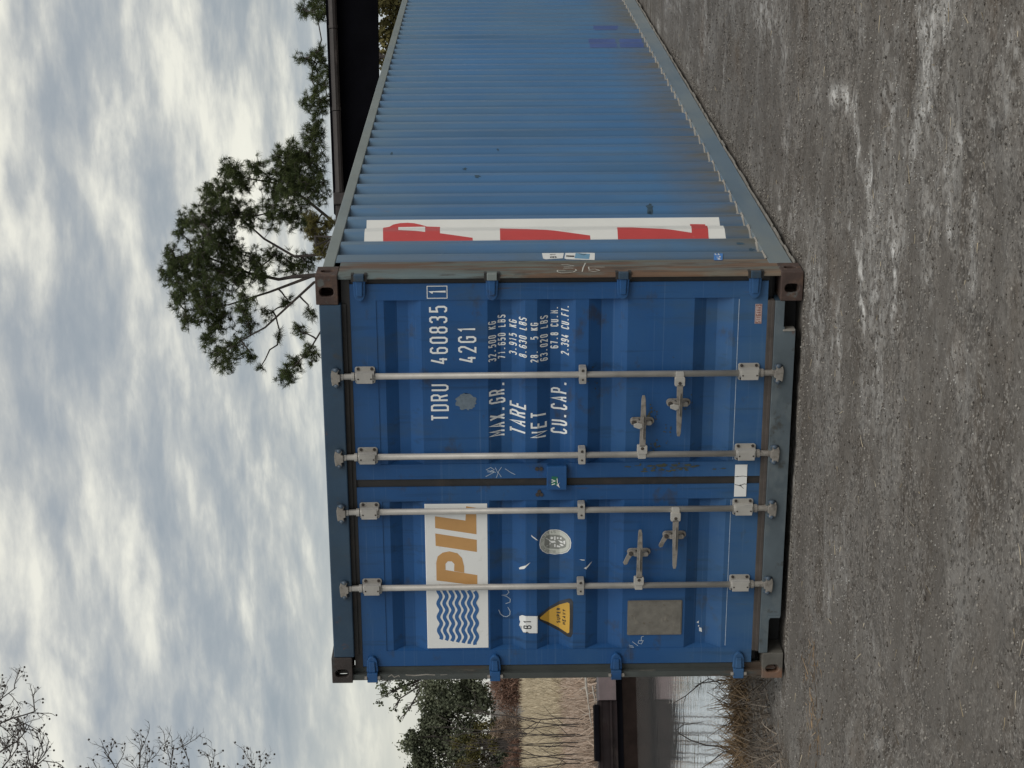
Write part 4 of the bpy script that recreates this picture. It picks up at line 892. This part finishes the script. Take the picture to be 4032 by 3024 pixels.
def broadleaf(name, label, cat, blobs, D, m_, size=.2, dens=420, basexy=None, group=None, trunk=True, kind='leaf', tw=.14):
    x, y = basexy; b = at(2000, y, D); base = (float(b[0]), float(b[1]), float(gheight(np.array([b[0]]), np.array([b[1]]))[0]) - .1)
    root = empty(name, base, label, cat, group); t = MB(); top = at(x, y, D)
    t.tube([base, tuple((Vector(base) + Vector(top)) / 2 + Vector((.1, 0, 0))), tuple(top)], [tw * 1.3, tw, tw * .5], 7)
    for (bx1, by1, r, dd) in blobs:
        e = at(bx1, by1, D + dd); s0 = Vector(base).lerp(Vector(top), random.uniform(.35, .85)); q = branch_curve(s0, e, -.1, 4, .04); t.tube(q, [tw * .5, tw * .4, tw * .3, tw * .2, tw * .1], 5)
        for _ in range(4):
            e2 = Vector(e) + Vector(rand_dirs(1)[0]) * r * D / 7008 * .8; t.tube(branch_curve(q[3], e2, -.05, 3, .08), [tw * .18, tw * .14, tw * .1, tw * .05], 4)
    t.build('trunk', 'twig', root)
    if kind == 'leaf':
        V, F, tone = leaf_mesh(blobs, D, size, dens)
    else:
        P_ = []; R_ = []
        for (bx1, by1, r, dd) in blobs:
            c = at(bx1, by1, D + dd); rr = r * D / 7008.45; n = int(dens * rr * rr); P_.append(c + rand_dirs(n) * rng.random((n, 1)) ** .4 * rr); R_.append(np.full(n, rr))
        P_ = np.concatenate(P_); n = len(P_); V, F = blades(P_, rand_dirs(n, 1.0), rng.uniform(.25, .75, n) * size * 3, rng.uniform(.02, .05, n), rng.uniform(-.1, .35, n), 2)
        tone = np.tile(rng.random(n) * rng.choice([.4, 1.], n), 2)
    np_mesh('crown', V, F, m_, root, attr=('tone', tone))
    return root
GT = 'trees along the far river bank'
broadleaf('oak_tree', 'tallest far bank oak, gappy crown top beside the container edge', 'tree', [(1510, 2690, 38, 0), (1500, 2745, 30, 1), (1545, 2795, 18, 0), (1560, 2720, 40, 1), (1575, 2830, 16, 0), (1620, 2700, 50, 0), (1600, 2790, 26, 0), (1500, 2590, 80, 0), (1680, 2640, 110, 1), (1580, 2600, 100, 0), (1620, 2480, 120, 0), (1690, 2740, 60, 0)], 112, 'oak', .20, 330, (1720, 2600), GT, tw=.2)
broadleaf('oak_tree', 'broad dense dark oak on the far bank at the picture edge', 'tree', [(1670, 2850, 80, 0), (1625, 2930, 62, 0), (1600, 2900, 40, -1), (1650, 3010, 70, 0), (1700, 2930, 110, 0), (1780, 2860, 120, 1), (1800, 2980, 120, 0), (1720, 3080, 120, 0), (1850, 2800, 110, 1), (1740, 2760, 90, 1), (1950, 2880, 70, 1), (1975, 2960, 70, 1), (1965, 3030, 80, 1), (1900, 3060, 90, 1)], 110, 'oak2', .22, 900, (1800, 2930), GT, tw=.2)
broadleaf('oak_tree', 'oak crown mostly hidden by the container at its left side', 'tree', [(1780, 2680, 110, 0), (1840, 2730, 90, 0), (1880, 2660, 90, 0), (1760, 2560, 130, 0), (1880, 2550, 110, 0)], 108, 'oak2', .22, 800, (1850, 2600), GT)
broadleaf('willow_tree', 'rounded olive green tree in front of the dark oaks', 'tree', [(1850, 2920, 62, 0), (1830, 2985, 58, 0), (1900, 2960, 58, 0), (1880, 3040, 70, 0), (1920, 2860, 45, 0), (1940, 2920, 45, 0)], 104, 'olive', .14, 1500, (1900, 2940), GT)
bs = [('reddish brown leafless thicket beside the container edge on the far bank', [(1985, 2700, 52, 0), (2030, 2690, 45, 0), (2000, 2760, 48, 0), (2045, 2750, 38, 0), (2060, 2700, 26, 0), (2060, 2740, 24, 0), (1980, 2620, 60, 0), (2030, 2590, 50, 0)], 'brush', (2010, 2710)),
      ('low tan thicket between the reddish thicket and the olive tree', [(1985, 2850, 30, 0), (2020, 2830, 36, 0), (2045, 2870, 28, 0), (1960, 2885, 22, 0), (2010, 2890, 28, 0), (2062, 2850, 22, 0), (2062, 2890, 20, 0)], 'brush2', (2010, 2860)),
      ('low grey pink thicket at the picture edge under the oaks', [(2040, 2930, 34, 0), (2050, 2980, 34, 0), (2025, 3010, 38, 0), (2055, 3040, 36, 0), (2068, 2950, 20, 0), (2068, 3000, 20, 0)], 'brush', (2040, 2980))]
for lab, bb, m_, bxy in bs: broadleaf('thicket', lab, 'bush', bb, 101, m_, .26, 1500, bxy, 'thickets behind the reeds', kind='twig', tw=.03)
# dense woods seen under the shed roof and behind it
WB = [[(1520, 60, 150, 0), (1640, 160, 150, 1), (1540, 260, 140, 0), (1720, 40, 140, 2)], [(1560, 420, 130, 0), (1680, 520, 140, 1), (1600, -120, 160, 0), (1750, 300, 140, 0)], [(1650, -300, 190, 0), (1560, 640, 120, 2), (1720, 760, 130, 0), (1600, 880, 110, 0)]]
for i, (wb, lab) in enumerate(zip(WB, ('dull green tree seen under the right end of the black girder', 'dull green tree behind the container top, left of the one under the girder', 'dull green tree mostly hidden behind girder and container'))):
    broadleaf('oak_tree', lab, 'tree', wb, 66 + 3 * i, 'olive' if i == 0 else 'oak', .2, 1500, (1750, (100, 470, -250)[i]), 'trees behind the girder')

# ---- bare trees whose twigs enter the picture from its corner
def bare_tree(label, mains, D, trunk_xy, seed, group):
    rs = random.Random(seed); x, y = trunk_xy; b = at(2000, y, D); base = (float(b[0]), float(b[1]), -1.0)
    root = empty('bare_tree', base, label, 'bare tree', group); t = MB(); k = D / 7008.45
    top = at(-700, y, D); t.tube([base, tuple(at(900, y + 20, D)), tuple(at(200, y - 10, D)), tuple(top)], [.22, .17, .12, .04], 8); t.build('trunk', 'bark', root)
    tw = MB(); fr = MB()
    def grow(p, d, ln, r, lev):
        n = 5; q = [p]; cur = Vector(p); dd = Vector(d)
        for i in range(n):
            dd = (dd + Vector((rs.gauss(0, .13), rs.gauss(0, .13), rs.gauss(.035, .12)))).normalized(); cur = cur + dd * ln / n; q.append(cur.copy())
        tw.tube(q, [r * (1 - .55 * i / n) for i in range(n + 1)], 4 if lev else 5, cap=False)
        if lev >= 3:
            if rs.random() < .22:
                c = q[-1] + Vector((0, 0, -.05)); fr.tube([c + Vector((0, 0, .022)), c + Vector((0, 0, .012)), c, c - Vector((0, 0, .012)), c - Vector((0, 0, .022))], [.006, .02, .025, .02, .006], 6)
            return
        m_ = (6, 5, 4)[lev]
        for i in range(m_):
            s_ = (i + rs.random() * .8 + .5) / (m_ + .3); j = min(n - 1, int(s_ * n)); pp = q[j].lerp(q[j + 1], s_ * n - j)
            ax = Vector((rs.gauss(0, 1), rs.gauss(0, 1), rs.gauss(.25, 1))).normalized(); nd = (dd * .75 + ax * .75).normalized()
            grow(pp, nd, ln * rs.uniform(.36, .56), r * .58, lev + 1)
    for (x0, y0, x1, y1, r0) in mains:
        p0, p1 = Vector(at(x0, y0, D)), Vector(at(x1, y1, D + rs.uniform(-.4, .4))); near_t = Vector(at(x0 + 120, y, D))
        tw.tube(branch_curve(near_t, p0, -.05, 4, .03), [r0 * 1.9, r0 * 1.7, r0 * 1.5, r0 * 1.3, r0 * 1.05], 6)
        grow(p0, (p1 - p0).normalized(), (p1 - p0).length, r0, 0)
    tw.build('branch', 'twig', root, label='fine bare branches'); fr.build('seed_ball', 'twig', root, smooth=True, kind='stuff')
bare_tree('bare tree with drooping twigs in the upper sky corner', [(-60, 2900, 130, 2760, .026), (-40, 2990, 165, 2850, .024), (20, 3090, 160, 2900, .024), (60, 3120, 165, 2975, .022), (-80, 2840, 40, 2690, .02), (110, 3130, 190, 3010, .018), (-20, 3060, 90, 2900, .02)], 38, (0, 3330), 5, 'bare trees at the left edge')
bare_tree('bare tree with upright twigs and seed balls, lower along the left sky edge', [(500, 3160, 455, 2935, .020), (560, 3170, 545, 2960, .018), (680, 3170, 660, 2940, .018), (760, 3170, 720, 2965, .018), (860, 3160, 850, 2985, .015), (610, 3180, 600, 2985, .015), (440, 3160, 395, 3000, .014), (960, 3150, 1010, 3000, .012), (1040, 3150, 1045, 3005, .010)], 38, (900, 3420), 9, 'bare trees at the left edge')

# ---- reeds on the far bank, saplings, driftwood, dock
def strewn(n, s0, s1, l0, l1, p=1.0):
    s_ = s0 + (s1 - s0) * rng.random(n) ** p; l_ = l0 + (l1 - l0) * rng.random(n)
    X = CAM[0] + DL[0] * s_ - DL[1] * l_; Y = CAM[1] + DL[1] * s_ + DL[0] * l_; return X, Y
M['reed'] = leafmat('dry_tan_reeds', (.38, .315, .22), (.62, .54, .40)); M['reed2'] = leafmat('pinkish_dead_grass', (.34, .25, .19), (.58, .48, .40))
def field(name, n, s0, s1, l0, l1, h0, h1, wd, m_, p=1.0, zb=3.5, minb=None, maxb=None, bend=.3, **tags):
    X, Y = strewn(n, s0, s1, l0, l1, p)
    if minb is not None:
        d = bank_dist(X, Y); k = (d > minb) & (d < (maxb if maxb is not None else 1e9)) & ~((X > -.06) & (X < 2.5) & (Y > -.02)) & ~((X > -.42) & (Y > -1.2) & (Y < .35)) & ~((X > -.05) & (Y > -2)); X, Y = X[k], Y[k]
    Z = gheight(X, Y); n = len(X); V, F = blades(np.stack([X, Y, Z - .01], 1), rand_dirs(n, zb), rng.uniform(h0, h1, n), np.full(n, wd) * rng.uniform(.6, 1.2, n), bend * rng.random(n), 3)
    return np_mesh(name, V, F, m_, attr=('tone', np.tile(rng.random(n), 3)), kind='stuff', **tags)
# lateral coordinate: positive is to the left of the left sight line
field('marsh_reeds', 42000, 52, 100, -9, 5, .55, 1.0, .05, 'reed', p=1.1, label='tan dry marsh reeds across the river', category='reeds')
field('marsh_grass', 26000, 41.3, 60, -7, 4, .25, .6, .035, 'reed2', label='pinkish dead grass at the marsh edge across the river', category='grass')
SAPW = ['nearest the container edge', 'second out from the container edge', 'third out from the container edge, leaning strongly', 'fourth out from the container edge', 'fifth and tallest, out from the container edge', 'sixth out from the container edge', 'seventh out from the container edge', 'eighth out from the container edge', 'ninth out from the container edge', 'last one inside the picture edge', 'just outside the picture edge']
# saplings: thin bare stems rooted at the marsh edge
for i, (y, dy, h) in enumerate([(2838, -12, 3.1), (2852, 14, 3.6), (2868, -30, 3.3), (2890, 8, 2.8), (2902, -16, 3.9), (2925, 10, 3.4), (2948, -8, 3.0), (2968, 22, 3.8), (2996, -26, 3.5), (3012, 6, 3.1), (3060, -20, 3.6)]):
    D = 41.9 + (i % 4) * .35; b = at(2000, y, D); z0 = float(gheight(np.array([b[0]]), np.array([b[1]]))[0]); root = empty('sapling', (float(b[0]), float(b[1]), z0), 'thin bare sapling behind the dock, ' + SAPW[i], 'sapling', 'thin bare saplings behind the dock')
    lean = (right * -1) * dy * D / 7008 * 3; t = MB(); q = [Vector((b[0], b[1], z0)) + Vector(lean) * (s_ ** 1.4) + Vector((random.gauss(0, .02), random.gauss(0, .02), h * s_)) for s_ in (0, .2, .4, .6, .8, 1)]
    t.tube(q, [.016, .014, .012, .010, .008, .005], 5)
    for j in range(7):
        s0 = q[random.randint(1, 4)]; e = s0 + Vector((random.gauss(0, .25), random.gauss(0, .25), random.uniform(.3, .8))); t.tube(branch_curve(s0, e, -.1, 3, .05), [.009, .007, .006, .004], 4)
    t.build('stem', 'twig', root)
# floating steel dock
M['dock'] = mat('dark_purple_brown_steel', (.018, .014, .015), .9, spec=.1, var=.3, vscale=2, layers=[((.06, .052, .045), (1.2, 1.2, 4), .55, .7, .5), ((.02, .012, .012), (3, 3, 5), .5, .65, .5)])
M['boot'] = mat('dark_rust_hull', (.012, .008, .007), .9, spec=.1, var=.4, vscale=3)
M['dock2'] = mat('dull_mauve_steel_plate', (.080, .060, .064), .5, var=.2, vscale=3, layers=[((.12, .08, .085), (5, 5, 5), .55, .68, .5)])
dock = empty('steel_dock', tuple(float(q) for q in at(2380, 2850, 39.2)[:2]) + (-1.58,), 'low dark steel dock with a paler mauve end plate floating along the far bank', 'dock')
d0 = Vector(at(2380, 2757, 39.3)); d0.z = 0; dr_ = Vector((-DL[1], DL[0], 0)) * 1.0; dn = Vector((DL[0], DL[1], 0))      # dr_: to the left
def dockbox(mb, a0, a1, n0, n1, z0, z1):
    V = [tuple(d0 + dr_ * a + dn * n + Vector((0, 0, z))) for z in (z0, z1) for a, n in ((a0, n0), (a1, n0), (a1, n1), (a0, n1))]
    mb.add(V, [(0, 3, 2, 1), (4, 5, 6, 7), (0, 1, 5, 4), (1, 2, 6, 5), (2, 3, 7, 6), (3, 0, 4, 7)])
m_ = MB(); dockbox(m_, .005, 9, .12, .7, -1.14, -.735); m_.build('hull', 'dock', dock)
m_ = MB(); dockbox(m_, -6, 0, 0, .7, -1.12, -.735); m_.build('end_plate', 'dock2', dock, bevel=.01)
m_ = MB(); dockbox(m_, -6, 9, .2, .7, -1.27, -1.141); m_.build('lower_hull', 'black_steel', dock)
m_ = MB(); dockbox(m_, -6, 9, .22, .7, -1.9, -1.271); m_.build('boot_plate', M['boot'], dock)
m_ = MB(); dockbox(m_, .09, 1.32, -.02, .5, -.73, -.63); m_.build('fender', 'black_steel', dock, bevel=.02)
m_ = MB(); dockbox(m_, -6, 9, .06, .12, -1.02, -.98); dockbox(m_, .01, 9, .09, .12, -.80, -.76); m_.build('rub_rail', 'dock', dock)
M['driftwood'] = mat('bleached_driftwood', (.38, .35, .31), .8, var=.25, vscale=8)
for i, (x0, y0, x1, y1, r, D, lab) in enumerate([(2305, 2662, 2316, 2772, .028, 40.0, 'pale driftwood log lying behind the mauve dock end'), (2333, 2700, 2343, 2765, .02, 39.9, 'short crooked pale driftwood piece at the dock corner'), (2318, 2775, 2330, 2860, .016, 40.0, 'long thin bleached branch along the dock edge')]):
    a, b = at(x0, y0, D), at(x1, y1, D); root = empty('driftwood', tuple(float(q) for q in a), lab, 'driftwood')
    t = MB(); t.tube(branch_curve(a, b, 0, 6, .012), [r * .7, r, r * .9, r, r * .8, r * .6, r * .3], 7); q = Vector(a).lerp(Vector(b), .4); t.tube(branch_curve(q, q + Vector((-.1, .1, .16)), 0, 3, .05), [r * .5, r * .4, r * .3, r * .15], 5); t.build('log', 'driftwood', root)

# ---- near bank grass, straw, pebbles
M['drygrass'] = leafmat('brown_dry_grass', (.085, .055, .032), (.38, .27, .165)); M['greygrass'] = leafmat('grey_dry_grass', (.085, .068, .055), (.30, .255, .21)); M['straw'] = leafmat('straw', (.24, .19, .12), (.52, .45, .33))
field('bank_grass', 60000, 9, 14.5, -3, 2.5, .12, .36, .010, 'drygrass', zb=.75, minb=-.5, maxb=1.5, bend=.9, label='tangled brown dry grass along the near river bank', category='grass')
field('verge_grass', 42000, 8.6, 14.5, -3, 2.5, .08, .26, .009, 'greygrass', zb=.5, minb=1.2, maxb=3.1, bend=.7, label='flattened grey brown grass left of the container foot', category='grass')
# a few tall stalks standing against the bright water
for i, (x0, y0, pts_) in enumerate([(2830, 2680, [(2760, 2690), (2700, 2740), (2650, 2770)]), (2845, 2940, [(2780, 2935), (2720, 2915), (2670, 2885), (2662, 2875), (2690, 2855), (2770, 2842)]), (2850, 2960, [(2800, 3000), (2740, 3040)]), (2835, 2690, [(2790, 2672), (2735, 2705)])]):
    D = 13.0; a = at(x0 + 30, y0, D); root = empty('dry_stalk', tuple(float(q) for q in a), ('long straight dry stalk leaning over the bright water', 'dry stalk bent over in a hook above the bright water', 'dry stalk leaning out of the left edge of the picture', 'short dry stalk crossing the long one by the container')[i], 'stalk')
    q = [Vector(a), Vector(at(x0, y0, D))] + [Vector(at(x, y, D)) for x, y in pts_]; n = len(q); t = MB().tube(q, [.006 * (1 - .7 * j / n) for j in range(n)], 5)
    for j in range(5):
        s0 = q[random.randint(1, n - 2)]; t.tube(branch_curve(s0, s0 + Vector((random.gauss(0, .05), random.gauss(0, .05), random.uniform(-.02, .07))), 0, 2, .1), [.003, .002, .001], 3)
    t.build('stem', 'twig', root)
# straw litter
def litter(name, X, Y, l0, l1, wd, m_, label, cat):
    Z = gheight(X, Y) + .004; n = len(X); d = rand_dirs(n); d[:, 2] = np.abs(d[:, 2]) * .12; d /= np.linalg.norm(d, axis=1)[:, None]
    V, F = blades(np.stack([X, Y, Z], 1), d, rng.uniform(l0, l1, n), np.full(n, wd), 0, 3)
    side = np.repeat(rng.normal(0, .012, n), 8) * np.tile(np.array([0, 0, .6, .6, .9, .9, .5, .5]), n); V[:, 0] += side; V[:, 1] -= side * .6
    return np_mesh(name, V, F, m_, attr=('tone', np.tile(rng.random(n), 3)), kind='stuff', label=label, category=cat)
n = 260; u1 = rng.random(n); v1 = rng.random(n); X = -.9 + 5.3 * u1; Y = -4.4 + 4.3 * v1
X2, Y2 = strewn(900, 8.35, 9.9, -.55, .8); X3 = rng.uniform(2.46, 3.6, 60); Y3 = rng.uniform(0, 9, 60)
litter('straw_litter', np.concatenate([X, X3]), np.concatenate([Y, Y3]), .015, .075, .0034, 'straw', 'loose bits of pale straw scattered over the dirt', 'straw')
k = np.exp(-((sdist(X2, Y2) - (9.45 - .45 * np.clip((lat(X2, Y2) + .3), 0, 1))) / .16) ** 2) > rng.random(len(X2)); litter('straw_strip', X2[k], Y2[k], .03, .12, .004, 'drygrass', 'brown strip of dry grass left of the container foot', 'grass')
# pebbles
def pebbles(X, Y, r0, r1, m_, name, label):
    n = len(X); Z = gheight(X, Y); R_ = r0 + (r1 - r0) * rng.random(n) ** 2.5
    oc = np.array([(1, 0, 0), (-1, 0, 0), (0, 1, 0), (0, -1, 0), (0, 0, .8), (0, 0, -.8)]); tr = np.array([(0, 2, 4), (2, 1, 4), (1, 3, 4), (3, 0, 4), (2, 0, 5), (1, 2, 5), (3, 1, 5), (0, 3, 5)])
    V = oc[None] * R_[:, None, None] * rng.uniform(.6, 1.35, (n, 6, 1)); th = rng.random(n) * 6.28; c, s_ = np.cos(th)[:, None], np.sin(th)[:, None]
    V = np.stack([V[..., 0] * c - V[..., 1] * s_, V[..., 0] * s_ + V[..., 1] * c, V[..., 2]], -1) + np.stack([X, Y, Z + R_ * .25], 1)[:, None]
    return np_mesh(name, V.reshape(-1, 3), (np.arange(n)[:, None, None] * 6 + tr[None]).reshape(-1, 3), m_, attr=('tone', np.repeat(rng.random(n), 8)), kind='stuff', label=label, category='gravel')
M['pebble'] = leafmat('mixed_pebbles', (.06, .053, .047), (.30, .28, .255)); M['pale_pebble'] = leafmat('pale_grit', (.22, .21, .20), (.46, .45, .43))
n = 26000; X = rng.uniform(-1.0, 4.9, n); Y = rng.uniform(-4.6, .6, n); k = ~((X > -.1) & (X < 2.55) & (Y > -.05)); X, Y = X[k], Y[k]
Xs = np.concatenate([rng.uniform(2.46, 3.9, 5000), 2.45 + np.abs(rng.normal(0, .035, 2500)), rng.uniform(.2, 2.45, 1200)]); Ys = np.concatenate([rng.uniform(.3, 6, 5000), rng.uniform(0, 7, 2500), -.02 - np.abs(rng.normal(0, .04, 1200))])
pebbles(np.concatenate([X, Xs]), np.concatenate([Y, Ys]), .002, .0085, 'pebble', 'gravel', 'fine dark gravel strewn over the dirt')
n = 60000; X = rng.uniform(-.5, 4.9, n); Y = rng.uniform(-4.6, .6, n); k = (grit(X, Y) > rng.random(n) * 1.1) & ~((X > -.1) & (X < 2.55) & (Y > -.05)); X, Y = X[k][:9000], Y[k][:9000]
pebbles(X, Y, .002, .006, 'pale_pebble', 'pale_grit', 'pale gravel lying in streaks on the dirt')
